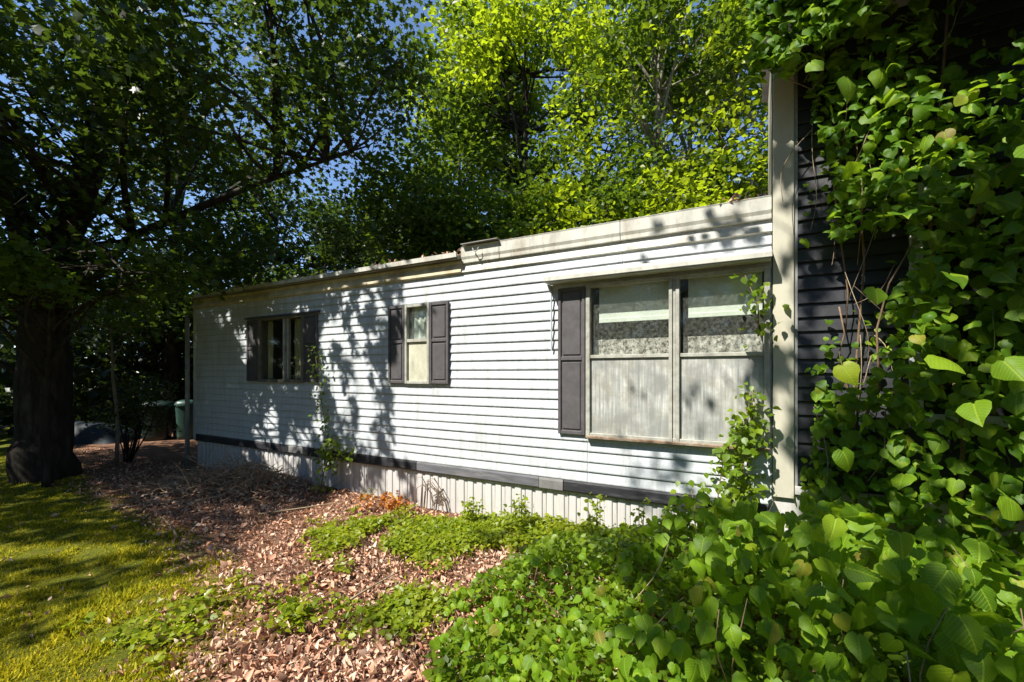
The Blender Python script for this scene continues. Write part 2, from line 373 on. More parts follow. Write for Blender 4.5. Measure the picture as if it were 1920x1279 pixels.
def make_tree(label, base, leaders, ells, ncl, per, leaf, lmat, bmat='bark', csize=(.42, .42, .20), shell=.5, nbr=40, up=1., sig=.7,
              gap=(.8, .36), cull=True, tmpl=None, cat='tree', name='tree', group=None, view_gap=None, seed=1, accent=None):
    """leaders: list of (points, radii); ells: list of (centre, radii, weight)"""
    root = empty(name, (base[0], base[1], 0), label=label, cat=cat, group=group)
    b = np.array([base[0], base[1], 0.])
    tr = MB(); lead_pts = []
    for pts, rad in leaders:
        fine = []; fr = []
        for i in range(len(pts)-1):
            for k in range(4):
                t = k/4; q = np.array(pts[i])*(1-t)+np.array(pts[i+1])*t
                fine.append(q+rng.normal(size=3)*rad[i]*.05*np.array([1, 1, .2])); fr.append((rad[i]*(1-t)+rad[i+1]*t)*rng.uniform(.97, 1.03))
        fine.append(np.array(pts[-1])); fr.append(rad[-1])
        tr.tube([p-b for p in fine], fr, 12); lead_pts += fine[len(fine)//3:]
    tr.build('trunk', M[bmat], root, smooth=True)
    wts = np.array([e[2] for e in ells], float); wts /= wts.sum()
    CL = np.concatenate([ell_points(max(1, int(ncl*wt)), e[0], e[1], shell) for e, wt in zip(ells, wts)])
    CL = CL[CL[:, 2] > 1.2]
    CL = CL[vnoise(CL, gap[0], seed) > gap[1]]
    n = len(CL)
    if n == 0: return root
    # branches from the nearest leader to some of the clusters
    br = MB(); LP = np.array(lead_pts)
    for i in rng.choice(n, min(nbr, n), replace=False):
        c = CL[i]; d = np.linalg.norm(LP-c-np.array([0, 0, -.35])*np.linalg.norm(c-LP.mean(0)), axis=1)
        s = LP[np.argmin(d+rng.random(len(d))*2.6)]
        L = np.linalg.norm(c-s)
        pts = curve(s, c, 6, .09, .04); r0 = .012+.011*L
        br.tube([p-b for p in pts], list(np.linspace(r0, .006, 7)), 5)
        for k in (3, 4, 5):
            q = pts[k]+rng.normal(size=3)*L*.14
            br.tube([p-b for p in curve(pts[k], q, 3, .1)], [r0*.35, r0*.25, .005, .003], 4)
    br.build('limbs', M[bmat], root, smooth=True)
    cnt = rng.integers(int(per*.6), int(per*1.4)+1, n)
    idx = np.repeat(np.arange(n), cnt)
    P = CL[idx]+rng.normal(size=(len(idx), 3))*np.array(csize)*rng.uniform(.6, 1.3, n)[idx][:, None]
    idx_keep = idx
    if cull: kk = sun_keep(P); P = P[kk]; idx_keep = idx[kk]
    S = rng.uniform(.7, 1.25, len(P))*leaf
    if accent:                       # shoots of pale new growth among the darker old leaves
        young = (vnoise(CL*np.array([1, 1, .8]), 1.1, seed+40) > .53)[idx_keep]; Py = P[young]+rng.normal(size=(young.sum(), 3))*.02
        V, F = scatter(Py-b, rnormals(len(Py), up, sig)+rng.normal(size=(n, 3))[idx_keep[young]]*.35, S[young], tmpl or LEAF4)
        link('young_growth', npmesh('young_growth', V, F, M[accent]), root); P = P[~young]; S = S[~young]; idx_keep = idx_keep[~young]
    # a cluster's leaves hang alike, which makes light and dark clumps
    V, F = scatter(P-b, rnormals(len(P), up, sig)+rng.normal(size=(n, 3))[idx_keep]*.35, S, tmpl or LEAF4)
    link('crown', npmesh('crown', V, F, M[lmat]), root)
    return root

# ================================================================== GROUND
def axis(n, core, far):
    u = np.linspace(-1, 1, n); return np.sign(u)*(core*np.abs(u)+(far-core)*np.abs(u)**7)
gx = axis(260, 13, 400); gy = axis(260, 13, 400)+4
GX, GY = np.meshgrid(gx, gy, indexing='ij')
def gheight(x, y):
    x = np.asarray(x, float); y = np.asarray(y, float); sh = x.shape
    h = (vn2(x.ravel(), y.ravel(), .7, 2).reshape(sh)-.5)*.10+(vn2(x.ravel(), y.ravel(), 3.1, 6).reshape(sh)-.5)*.035
    near = np.clip(1-np.hypot(x, y-4)/40, 0, 1)
    h = h*near-.05
    h += .05*np.exp(-((x+1.6)**2+(y-3.6)**2)/1.5)-.05*np.clip((-x-3)/4, 0, 1)
    t = (x-A[0])*E_[0]+(y-A[1])*E_[1]; o = (x-A[0])*NRM[0]+(y-A[1])*NRM[1]
    return h+.03*np.exp(-(o/.4)**2)
def lawnness(x, y):
    x = np.asarray(x, float); y = np.asarray(y, float)
    b = np.interp(y, [0, 2.27, 3.2, 4.4, 5.7, 9, 12], [-1.2, -1.7, -2.15, -3.4, -5.4, -9.5, -12])
    d = b-x; return np.clip(.5+d/1.3, 0, 1)
GZ = gheight(GX, GY); n_ = len(gx)
V = np.stack([GX.ravel(), GY.ravel(), GZ.ravel()], 1)
ii = np.arange((n_-1)*(n_-1)); r_, c_ = ii//(n_-1), ii % (n_-1); q = r_*n_+c_
F = np.stack([q, q+n_, q+n_+1, q+1], 1)
n = NT('yard_soil_and_moss')
at = n.n('ShaderNodeAttribute', attribute_name='lawn')
nb = n.noise(1.6, 5, .65); mm = n.n('ShaderNodeMath', operation='ADD'); n.l(at.outputs['Fac'], mm.inputs[0]); n.l(nb, mm.inputs[1])
mask = n.ramp(mm.outputs[0], [(.88/1, (0,)*3), (1., (1,)*3)])
mk = n.n('ShaderNodeMath', operation='SUBTRACT', use_clamp=True); n.l(mm.outputs[0], mk.inputs[0]); mk.inputs[1].default_value = .75
mk2 = n.n('ShaderNodeMath', operation='MULTIPLY', use_clamp=True); n.l(mk.outputs[0], mk2.inputs[0]); mk2.inputs[1].default_value = 3
soil = n.ramp(n.noise(24, 8, .75), [(.3, (.06, .036, .024)), (.5, (.20, .11, .07)), (.7, (.38, .22, .15))])
moss = n.ramp(n.noise(11, 8, .75), [(.28, (.045, .060, .012)), (.5, (.11, .125, .015)), (.72, (.22, .20, .02))])
gm = n.done(n.bsdf(n.mix(mk2.outputs[0], soil, moss), .95, .1, bump=n.bump(n.noise(45, 8, .8), .9, .03)))
gme = npmesh('ground', V, F, gm, True)
a_ = gme.attributes.new('lawn', 'FLOAT', 'POINT'); a_.data.foreach_set('value', lawnness(GX, GY).ravel().astype(np.float32))
link('ground', gme, kind='structure')

# ================================================================== THE TRAILER
home = empty('mobile_home', (A[0], A[1], 0), ANG, label='long white mobile home with lap siding, dark shuttered windows and pale skirting', cat='mobile home')
T0, T1 = 0.0, 8.90
OPEN = [(1.97, 3.02, 1.50, 2.44), (4.99, 5.35, 1.50, 2.43), (7.34, 8.86, 1.00, 2.47)]
ZB, ZT, NC = .525, 2.86, 23
dz = (ZT-ZB)/NC
def board(z0, z1, xa, xb):
    """one lap board, notched round the openings: the bottom edge stands 14 mm proud, the top tucks under the next"""
    mb = MB(); cuts = {xa, xb}; zs = {z0, z1}
    for a, b, c, d in OPEN:
        if c < z1 and d > z0:
            for x in (a, b):
                if xa < x < xb: cuts.add(x)
    cuts = sorted(cuts)
    for x0, x1 in zip(cuts, cuts[1:]):
        xm = (x0+x1)/2; segs = [(z0, z1)]
        for a, b, c, d in OPEN:
            if a < xm < b:
                ns = []
                for s0, s1 in segs:
                    if c > s0: ns.append((s0, min(s1, c)))
                    if d < s1: ns.append((max(s0, d), s1))
                segs = [s for s in ns if s[1]-s[0] > .004] if (c < z1 and d > z0) else segs
        for s0, s1 in segs:
            o0 = -.0165+.014*(s0-z0)/(z1-z0); o1 = -.0165+.014*(s1-z0)/(z1-z0)
            prof = [(0, s0), (o0, s0), (o1, s1-.001), (0, s1-.001)]
            if s0 == z0: prof = [(0, s0+.006), (o0+.004, s0+.006), (o0, s0), (o0-.0015, s0+.010), (o1, s1-.001), (0, s1-.001)]
            # along the board the edge wavers a little, as vinyl does
            k = max(1, int((x1-x0)/.9)); xs = np.linspace(x0, x1, k+1)
            m = len(prof); vs = []
            for i, x in enumerate(xs):
                wv = .0025*math.sin(x*2.1+z0*37)+.0015*math.sin(x*5.3+z0*11)
                vs += [(x, y-(.001 if y < -.001 else 0)*abs(wv)*400, z+(wv if y < 0 else 0)) for y, z in prof]
            fs = [(i*m+j, i*m+(j+1) % m, (i+1)*m+(j+1) % m, (i+1)*m+j) for i in range(k) for j in range(m)]
            fs += [tuple(range(m))[::-1], tuple(range(k*m, (k+1)*m))]
            mb.add(vs, fs)
    return mb
JT = [3.66, 7.33]
for i in range(NC):
    z0 = ZB+i*dz
    off = 0 if i % 4 < 2 else .0
    js = [JT[0]+(.0 if (i//2) % 2 else .9)] + [JT[1] if i < 5 else 7.68]
    xs = [T0]+js+[T1]
    for xa, xb in zip(xs, xs[1:]):
        parts = [(xa, xb-.004)]
        for a, b, c, d in OPEN:        # a course that a window interrupts is two boards
            if c <= z0+.002 and d >= z0+dz-.002:
                np_ = []
                for p0, p1 in parts:
                    if b <= p0 or a >= p1: np_.append((p0, p1))
                    else:
                        if a > p0+.02: np_.append((p0, a))
                        if b < p1-.02: np_.append((b, p1))
                parts = np_
        for p0, p1 in parts:
            mb = board(z0, z0+dz, p0, p1)
            if mb.v: mb.build('siding_board', M['siding'], home)
# backing walls of the box (behind the boards), the openings left open
bk = MB()
xs = [0, 1.97, 3.02, 4.99, 5.35, 7.34, 8.86, 8.9]
for x0, x1 in zip(xs, xs[1:]):
    o = [q for q in OPEN if abs(q[0]-x0) < 1e-6]
    if o: bk.box(x0, x1, .002, .10, .42, o[0][2]); bk.box(x0, x1, .002, .10, o[0][3], 2.95)
    else: bk.box(x0, x1, .002, .10, .42, 2.95)
bk.box(0, .08, .101, 4.2, .42, 2.93); bk.box(8.84, 8.9, .101, 4.2, .42, 2.93); bk.box(.081, 8.839, 4.12, 4.2, .42, 2.93)
bk.build('wall', M['siding'], home)
fl = MB(); fl.box(.09, 8.83, .11, 4.11, .43, .5); fl.box(.09, 8.83, .11, 4.11, 2.80, 2.86)
for x in (4.2, 6.2): fl.box(x, x+.05, .11, 4.11, .501, 2.799)
fl.box(.09, 8.83, 1.6, 1.65, .502, 2.798)
fl.build('interior', M['interior'], home)
# skirting, one ribbed panel after another
pw = .1245; sk = MB()
sk.v = []; prof = [(0, 0), (.004, -.010), (.012, -.013), (.070, -.013), (.078, -.010), (.084, 0), (.1215, 0)]
vs = [(x, y, 0) for x, y in prof]+[(x, y, .46) for x, y in prof]
sk.add(vs, [(i, i+1, len(prof)+i+1, len(prof)+i) for i in range(len(prof)-1)])
sko = None
for i in range(int(8.86/pw)):
    x = .02+i*pw; tilt = random.uniform(-.006, .006)
    if sko is None: sko = sk.build('skirting_panel', M['skirting'], home)
    else: sko = sko.copy(); C.objects.link(sko)
    sko.location = (x, .035+random.uniform(-.004, .004), -.045); sko.rotation_euler = (0, tilt, random.uniform(-.02, .02))
b2 = MB(); b2.box(.02, .06, .06, 4.1, -.1, .42); b2.box(8.8, 8.84, .06, 4.1, -.1, .42); b2.box(.061, 8.799, 4.06, 4.1, -.1, .42); b2.box(.07, 8.79, .06, .08, -.1, .42)
b2.build('skirting_backing', M['skirting'], home)
# dark rim trim in lengths
for x0, x1, m, zo in ((.0, 2.655, 'trim_dark', 0), (2.665, 2.99, 'trim_pale', .004), (3.0, 5.14, 'trim_dark', -.002), (5.15, 6.80, 'trim_grey', 0), (6.805, 7.07, 'trim_pale', -.006), (7.08, 8.88, 'trim_dark', .002)):
    t = MB(); t.prism([(.0, .525+zo*.5), (-.012, .522+zo*.5), (-.020, .50+zo), (-.020, .415+zo), (-.008, .400+zo), (.02, .400+zo)], x0, x1)
    t.build('trim_board', M[m], home)
# roof: eave strip left, deeper fascia right
rf = MB()
rf.prism([(-.10, 2.945), (2.1, 3.12), (4.32, 2.96), (4.32, 2.93), (2.1, 3.08), (-.10, 2.905)], -.12, 5.82)
rf.prism([(-.045, 3.03), (2.1, 3.20), (4.32, 3.02), (4.32, 2.99), (2.1, 3.16), (-.045, 3.0)], 5.825, 8.895)
rf.build('roof', M['roof'], home)
dr = MB(); dr.prism([(-.128, 2.972), (-.10, 2.975), (-.10, 2.925), (-.128, 2.918)], -.12, 5.82)
dr.build('drip_edge', M['fascia'], home)
of = MB(); of.prism([(-.012, 2.865), (-.040, 2.80), (-.045, 2.765), (-.030, 2.755), (0, 2.752), (.0, 2.90), (-.020, 2.90)], -.02, 5.828)
of.build('eave_board', M['old_fascia'], home)
for xa, xb in ((5.83, 6.335), (6.339, 7.66), (7.664, 8.897)):
    f = MB(); f.prism([(.0, 2.862), (-.028, 2.855), (-.034, 2.862), (-.034, 2.90), (-.046, 2.93), (-.046, 3.035), (-.052, 3.045), (.02, 3.05)], xa, xb)
    bevel(f.build('fascia_board', M['fascia'], home), .003)
f = MB(); f.prism([(-.002, 2.752), (-.030, 2.760), (-.022, 2.80), (-.002, 2.845)], 5.83, 8.90); f.build('frieze_strip', M['fascia'], home)
lp = MB(); lp.box(5.86, 6.34, -.10, .35, 3.058, 3.066); lp.build('lifted_roof_sheet', M['roof'], home)
# hook on the fascia
hk = MB(); hk.tube([(6.06, -.055, 2.90), (6.06, -.09, 2.92), (6.06, -.095, 2.96)], .006, 6); hk.tube([(6.02, -.09, 3.0), (6.035, -.095, 2.965), (6.06, -.097, 2.955), (6.085, -.095, 2.965), (6.10, -.09, 3.0)], .005, 6)
hk.build('hook', M['pole'], home, smooth=True)
# corner post of the trailer
cp = MB(); cp.box(-.035, .05, -.022, -.0005, .42, 2.75); cp.box(-.035, -.002, -.0, .06, .42, 2.75); bevel(cp.build('corner_trim', M['siding'], home))

def shutter(x0, x1, z0, z1, mid):
    s = MB(); a = .032; d0 = -.020
    s.box(x0, x1, d0-.014, d0, z0, z1)
    s.box(x0, x0+a, d0-.030, d0-.0141, z0, z1); s.box(x1-a, x1, d0-.030, d0-.0141, z0, z1)
    for zz in (z0, mid-a*.5, z1-a*1.1): s.box(x0+a+.0005, x1-a-.0005, d0-.028, d0-.0142, zz, zz+a*1.15)
    for za, zb in ((z0+a*1.3, mid-a*.7), (mid+a*.9, z1-a*1.3)):
        s.box(x0+a+.018, x1-a-.018, d0-.024, d0-.0143, za+.012, zb-.012)
    return bevel(s.build('shutter', M['shutter'], home), .004)
def frame(x0, x1, z0, z1, wv, wh, y0, y1):
    f = MB(); f.box(x0, x0+wv, y0, y1, z0, z1); f.box(x1-wv, x1, y0, y1, z0, z1)
    f.box(x0+wv, x1-wv, y0+.001, y1-.001, z0, z0+wh); f.box(x0+wv, x1-wv, y0+.001, y1-.001, z1-wh, z1); return f
def recess(x0, x1, z0, z1, parent):
    r = MB(); r.box(x0, x0+.012, -.004, .16, z0, z1); r.box(x1-.012, x1, -.004, .16, z0, z1); r.box(x0+.012, x1-.012, -.004, .16, z0, z0+.012); r.box(x0+.012, x1-.012, -.004, .16, z1-.012, z1)
    r.build('reveal', M['win_dark'], parent)
# window 1 (far left, in shade)
shutter(1.64, 1.95, 1.475, 2.445, 1.99); shutter(3.04, 3.335, 1.475, 2.445, 1.99)
w1 = bevel(frame(1.955, 3.035, 1.465, 2.46, .040, .038, -.050, .0).build('window', M['win_dark'], home))
recess(1.972, 3.018, 1.502, 2.438, w1)
m = MB(); m.box(2.56, 2.60, -.040, .02, 1.504, 2.421); m.box(2.64, 2.668, -.030, .02, 1.504, 2.421); m.build('mullion', M['win_frame'], w1)
for xa, xb in ((1.996, 2.559), (2.669, 2.994)):
    p = MB(); p.box(xa, xb, -.012, -.008, 1.504, 2.421); p.build('pane', M['glass_dark'], w1)
def drape(x0, x1, z0, z1, y, amp, per, mat, parent, name='curtain'):
    n = int((x1-x0)/per*6)+2; xs = np.linspace(x0, x1, n); rows = 7; vs = []
    for j in range(rows):
        z = z0+(z1-z0)*j/(rows-1)
        for x in xs: vs.append((x, y+amp*math.sin((x-x0)/per*2*math.pi+.4*math.sin(j*1.3)), z))
    fs = [(j*n+i, j*n+i+1, (j+1)*n+i+1, (j+1)*n+i) for j in range(rows-1) for i in range(n-1)]
    c = MB(); c.add(vs, fs); return c.build(name, M[mat], parent, smooth=True)
drape(2.70, 2.99, 1.51, 2.42, .06, .012, .07, 'curtain', w1)
drape(2.02, 2.14, 1.51, 2.42, .07, .012, .05, 'curtain', w1)
hd = MB(); hd.prism([(-.018, 2.50), (-.06, 2.475), (-.06, 2.462), (-.018, 2.462)], 1.60, 3.38); hd.build('window_header', M['shutter'], home)
# window 2
shutter(4.705, 4.975, 1.475, 2.445, 1.99); shutter(5.37, 5.65, 1.475, 2.445, 1.99)
w2 = bevel(frame(4.98, 5.365, 1.47, 2.445, .035, .035, -.050, .0).build('window', M['win_frame'], home, label='narrow double-hung window with yellowed lower pane'))
recess(4.992, 5.348, 1.502, 2.428, w2)
m = MB(); m.box(5.014, 5.331, -.044, .02, 1.985, 2.022); m.build('meeting_rail', M['win_frame'], w2)
p = MB(); p.box(5.014, 5.331, -.020, -.014, 1.505, 1.985); p.build('pane', M['clouded2'], w2)
p = MB(); p.box(5.014, 5.331, -.010, -.006, 2.022, 2.411); p.build('pane', M['glass'], w2)
drape(5.01, 5.34, 2.0, 2.42, .05, .010, .08, 'blind', w2)
# window 3, the big one, with its awning
shutter(7.03, 7.315, .99, 2.455, 1.745)
w3 = bevel(frame(7.325, 8.885, .978, 2.475, .042, .040, -.055, .0).build('window', M['win_frame'], home, label='wide two-bay window with clouded lower storm panes'))
recess(7.342, 8.858, 1.002, 2.468, w3)
m = MB(); m.box(8.103, 8.133, -.062, .02, .985, 2.47); m.box(8.134, 8.160, -.048, .02, .985, 2.47); m.box(8.161, 8.192, -.060, .02, .985, 2.47)
bevel(m.build('mullion', M['win_frame'], w3), .003)
for xa, xb in ((7.368, 8.102), (8.193, 8.842)):
    r = MB(); r.box(xa, xb, -.045, .01, 1.745, 1.778); bevel(r.build('meeting_rail', M['win_frame'], w3), .003)
    p = MB(); p.box(xa, xb, -.026, -.020, 1.019, 1.744); p.build('storm_pane', M['clouded'], w3)
    p = MB(); p.box(xa, xb, -.006, -.002, 1.779, 2.434); p.build('pane', M['glass'], w3)
    bl = MB(); bl.box(xa+.06, xb-.01, .056, .060, 2.14, 2.45); bo = bl.build('blind', M['blind'], w3)
    bb = MB(); bb.box(xa+.06, xb-.01, .048, .066, 2.095, 2.139); bevel(bb.build('blind_bar', M['blind'], w3), .004)
    drape(xa+.02, xb-.01, 1.60, 1.93, .045, .016, .11, 'lace', w3, 'lace_curtain')
s = MB(); s.prism([(-.03, 1.0), (-.075, .985), (-.075, .968), (-.02, .965)], 7.33, 8.88); s.build('sill', M['rust'], w3)
aw = MB(); aw.prism([(-.016, 2.62), (-.175, 2.565), (-.185, 2.555), (-.185, 2.518), (-.178, 2.513), (-.175, 2.545), (-.016, 2.60)], 6.93, 8.895)
aw.box(6.931, 8.89, -.174, -.017, 2.505, 2.511)
awo = aw.build('window_awning', M['fascia'], home)
br = MB(); br.prism([(-.017, 2.495), (-.12, 2.495), (-.06, 2.43), (-.017, 2.42)], 6.94, 6.955); br.tube([(6.955, -.05, 2.44), (6.955, -.035, 1.83)], .008, 6)
br.build('awning_bracket', M['siding'], awo)
# leaf litter along the roof edge
P = np.stack([rng.uniform(-.1, 8.9, 1500), rng.uniform(-.05, 1.0, 1500)**1.0, np.zeros(1500)], 1)
P[:, 1] = -.05+1.2*rng.random(1500)**2.2
P[:, 2] = np.where(P[:,0] > 5.82, 3.045, 2.965)+.078*np.clip(P[:,1], 0, 3)+rng.uniform(0, .045, 1500)
P = P[vn2(P[:,0], P[:,1], 2.2, 3) > .42]
V, F = scatter(P, rnormals(len(P), .8, .6), rng.uniform(.03, .07, len(P)), CURL); link('roof_litter', npmesh('roof_litter', V, F, M['leaf_dry']), home, kind='stuff')

# ================================================================== THE GREY ADDITION (stands across the right end)
add = empty('house_addition', tuple(W(8.9, 0, 0)), ANG, label='charcoal sided house wing with cream corner board, half buried in vines', cat='house')
AX1 = 4.2
AZ0, AZ1, AN = .72, 4.24, 32; adz = (AZ1-AZ0)/AN
WX0, WX1, WZ0, WZ1 = .86, 1.75, 1.25, 2.95
for i in range(AN):
    z0 = AZ0+i*adz; z1 = z0+adz
    segs = [(.175, AX1)] if (z1 < WZ0 or z0 > WZ1) else [(.175, WX0-.0), (WX1, AX1)]
    for k, (a, b) in enumerate(segs):
        s = MB(); s.prism([(0, z0), (-.026, z0+.004), (-.024, z0), (-.005, z1-.001), (0, z1-.001)][::1], a, b)
        s.build('siding_board', M['charcoal_siding'], add)
b = MB(); b.box(.0, WX0, .002, .12, .66, 4.35); b.box(WX1, AX1, .002, .12, .66, 4.35); b.box(WX0, WX1, .002, .12, .66, WZ0); b.box(WX0, WX1, .002, .12, WZ1, 4.35)
b.build('wall', M['charcoal_siding'], add)
s = MB(); s.box(.001, .08, .121, .95, .66, 4.35); s.build('side_wall', M['corner'], add)
s = MB(); s.box(.081, AX1, .90, .95, .66, 4.35); s.box(AX1-.05, AX1, .121, .899, .66, 4.35); s.build('rear_wall', M['charcoal_siding'], add)
c = MB(); c.box(.004, .150, -.040, -.0005, .60, 4.26); bevel(c.build('corner_board', M['corner'], add), .004)
c = MB(); c.box(.1515, .174, -.022, -.0006, .70, 4.26); c.build('corner_channel', M['pole'], add)
c = MB(); c.box(.0, AX1, -.006, .08, -.1, .658); c.box(.155, AX1, -.045, -.007, .64, .70); c.build('foundation', M['skirting'], add)
wf = bevel(frame(WX0-.01, WX1+.01, WZ0-.01, WZ1+.01, .075, .07, -.040, .01).build('window', M['siding'], add), .004)
p = MB(); p.box(WX0+.066, WX1-.066, -.006, -.002, WZ0+.061, WZ1-.061); p.build('pane', M['glass_dark'], wf)
p = MB(); p.box(WX0+.066, WX1-.066, -.030, .008, 2.08, 2.12); p.build('meeting_rail', M['siding'], wf)
r = MB(); r.prism([(-.02, 4.30), (-.24, 4.275), (-.24, 4.26), (-.02, 4.262)], -.01, AX1); r.build('soffit', M['siding'], add)
r = MB(); r.prism([(-.241, 4.25), (-.262, 4.25), (-.262, 4.4), (-.241, 4.4)], -.02, AX1); r.build('fascia_board', M['siding'], add)
r = MB(); r.prism([(-.30, 4.402), (.45, 4.70), (1.15, 4.50), (1.15, 4.45), (.45, 4.66), (-.30, 4.385)], -.05, AX1+.1); r.build('roof', M['roof'], add)

# ================================================================== POLE, BINS, TARP
pl = MB(); pl.tube([(0, 0, -.1), (.003, 0, 1.2), (0, 0, 2.62)], .036, 10); pl.tube([(0, 0, 2.62), (0, 0, 2.64)], [.044, .036], 10)
pz = W(-.07, .10, 0)
po = pl.build('downpipe', M['pole'], loc=(pz[0], pz[1], 0), smooth=True, label='slim grey upright pole at the far left corner of the mobile home', cat='pole')
def bin_(x, y, mat, label, h, wd):
    o = empty('wheeled_bin', (x, y, -.08), R(25), label=label, cat='bin', group='bins beyond the trailer')
    b = MB(); rings = []; k = 16
    for z, s in ((0, .80), (.1, .82), (h*.55, .92), (h*.86, 1.0)):
        for j in range(k):
            a = 2*math.pi*j/k; cx, sy = math.cos(a), math.sin(a)
            e = .55; rings.append((math.copysign(abs(cx)**e, cx)*wd*s*.5, math.copysign(abs(sy)**e, sy)*wd*s*.5, z))
    b.add(rings, [(i*k+j, i*k+(j+1) % k, (i+1)*k+(j+1) % k, (i+1)*k+j) for i in range(3) for j in range(k)]+[tuple(range(k))[::-1]])
    b.build('body', M[mat], o, smooth=True)
    l = MB(); rings = []
    for z, s in ((h*.85, 1.08), (h*.9, 1.10), (h*.97, .9), (h, .5)):
        for j in range(k):
            a = 2*math.pi*j/k; cx, sy = math.cos(a), math.sin(a); e = .6
            rings.append((math.copysign(abs(cx)**e, cx)*wd*s*.5, math.copysign(abs(sy)**e, sy)*wd*s*.5, z))
    l.add(rings, [(i*k+j, i*k+(j+1) % k, (i+1)*k+(j+1) % k, (i+1)*k+j) for i in range(3) for j in range(k)]+[tuple(range(3*k, 4*k))])
    l.build('lid', M[mat], o, smooth=True)
    for s_ in (-1, 1):
        wh = MB(); wh.tube([(s_*wd*.42, wd*.42, .09), (s_*wd*.50, wd*.42, .09)], .09, 12); wh.build('wheel', M['trim_dark'], o)
    return o
bin_(-9.0, 11.1, 'bin_green', 'dark green rounded bin in the deep shade beyond the trailer end', .98, .66)
bin_(-8.35, 11.2, 'bin_mint', 'pale mint green bin closest to the grey pole, half in shade', 1.0, .42)
tx = np.linspace(-1.1, 1.1, 23); ty = np.linspace(-.6, .6, 13); vs = []
for y in ty:
    for x in tx:
        e = max(0, 1-(x/1.1)**4)*max(0, 1-(y/.6)**4)
        vs.append((x, y, e*(.42+.16*float(vn2(x, y, 2.2, 5)[0])+.06*float(vn2(x, y, 7, 6)[0]))-.1))
t = MB(); t.add(vs, [(j*23+i, j*23+i+1, (j+1)*23+i+1, (j+1)*23+i) for j in range(12) for i in range(22)])
t.build('tarp', M['tarp'], loc=(-10.6, 10.9, -.05), smooth=True, label='blue grey tarp heaped low behind the big trunk', cat='tarp')

# ================================================================== TREES
# the big multi-stemmed maple on the left
def L3(*a): return [np.array(p, float) for p in a]
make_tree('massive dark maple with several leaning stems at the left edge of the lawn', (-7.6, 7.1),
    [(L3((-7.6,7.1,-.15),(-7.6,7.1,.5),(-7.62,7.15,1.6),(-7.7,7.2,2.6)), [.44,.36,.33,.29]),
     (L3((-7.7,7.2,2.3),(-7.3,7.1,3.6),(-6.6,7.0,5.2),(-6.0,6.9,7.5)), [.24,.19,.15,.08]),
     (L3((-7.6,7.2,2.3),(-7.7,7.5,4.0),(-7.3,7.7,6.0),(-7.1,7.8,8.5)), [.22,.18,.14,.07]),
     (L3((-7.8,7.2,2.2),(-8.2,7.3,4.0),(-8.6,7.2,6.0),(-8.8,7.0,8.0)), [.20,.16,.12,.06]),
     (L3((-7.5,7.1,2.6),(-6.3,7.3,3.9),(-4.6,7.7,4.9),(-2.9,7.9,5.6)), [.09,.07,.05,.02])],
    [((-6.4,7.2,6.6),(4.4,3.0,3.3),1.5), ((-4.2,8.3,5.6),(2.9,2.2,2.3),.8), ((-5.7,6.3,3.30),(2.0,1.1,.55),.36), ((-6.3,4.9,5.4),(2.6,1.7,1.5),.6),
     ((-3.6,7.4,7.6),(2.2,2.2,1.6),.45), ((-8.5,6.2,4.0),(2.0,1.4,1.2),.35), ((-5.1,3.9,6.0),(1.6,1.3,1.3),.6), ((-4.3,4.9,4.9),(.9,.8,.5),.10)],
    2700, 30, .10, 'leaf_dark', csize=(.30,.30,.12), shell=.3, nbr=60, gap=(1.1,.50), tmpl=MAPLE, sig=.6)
# further shade trees on the left, mostly outside the frame, that keep the big maple in shadow
make_tree('tall shade tree standing left of the lawn', (-12.5, 3.0), [(L3((-12.5,3,-.2),(-12.4,3,3),(-12,3,7),(-11.5,3,11)), [.4,.3,.22,.1])],
    [((-11.5,3.2,8.5),(4.6,3.6,3.6),1), ((-10.5,5.5,9.5),(3.6,3.0,2.6),.6)], 900, 34, .17, 'leaf_dark', csize=(.5,.5,.25), shell=.3, nbr=14, gap=(.6,.30))
make_tree('shade tree standing behind the viewpoint', (-4.5, -3.5), [(L3((-4.5,-3.5,-.2),(-4.4,-3.4,3),(-3.8,-3,6),(-3,-2.5,9)), [.3,.24,.18,.08])],
    [((-2.4,-1.7,7.2),(3.6,2.6,2.0),1), ((-7.0,-1.5,8.0),(3.2,2.6,2.0),.6), ((.6,.5,7.4),(2.8,1.8,1.1),.8)], 820, 34, .14, 'leaf_dark', csize=(.4,.4,.2), shell=.3, nbr=12, gap=(.7,.3))  # unseen crown, shaped to put the right-hand vines in shade
# bright maples behind the trailer
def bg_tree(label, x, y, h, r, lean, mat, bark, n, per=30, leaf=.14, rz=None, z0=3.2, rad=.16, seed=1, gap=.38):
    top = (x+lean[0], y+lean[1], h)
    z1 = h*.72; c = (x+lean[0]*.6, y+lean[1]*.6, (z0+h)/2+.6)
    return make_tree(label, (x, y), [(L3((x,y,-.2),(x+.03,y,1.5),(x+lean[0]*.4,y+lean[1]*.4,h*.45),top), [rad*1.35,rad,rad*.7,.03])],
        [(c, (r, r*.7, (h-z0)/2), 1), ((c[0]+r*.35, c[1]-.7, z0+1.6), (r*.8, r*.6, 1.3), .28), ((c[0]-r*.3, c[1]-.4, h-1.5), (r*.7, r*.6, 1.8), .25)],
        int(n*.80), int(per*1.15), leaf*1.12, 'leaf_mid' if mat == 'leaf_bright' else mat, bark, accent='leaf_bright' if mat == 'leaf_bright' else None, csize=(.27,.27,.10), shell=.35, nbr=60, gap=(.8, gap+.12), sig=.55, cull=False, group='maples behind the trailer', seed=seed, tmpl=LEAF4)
bg_tree('bright maple with dark straight trunk rising behind the roof at mid trailer', .25, 10.8, 10.5, 2.6, (.1,.2), 'leaf_bright', 'bark', 700, 34, .12, rad=.17, seed=2, z0=5.4)
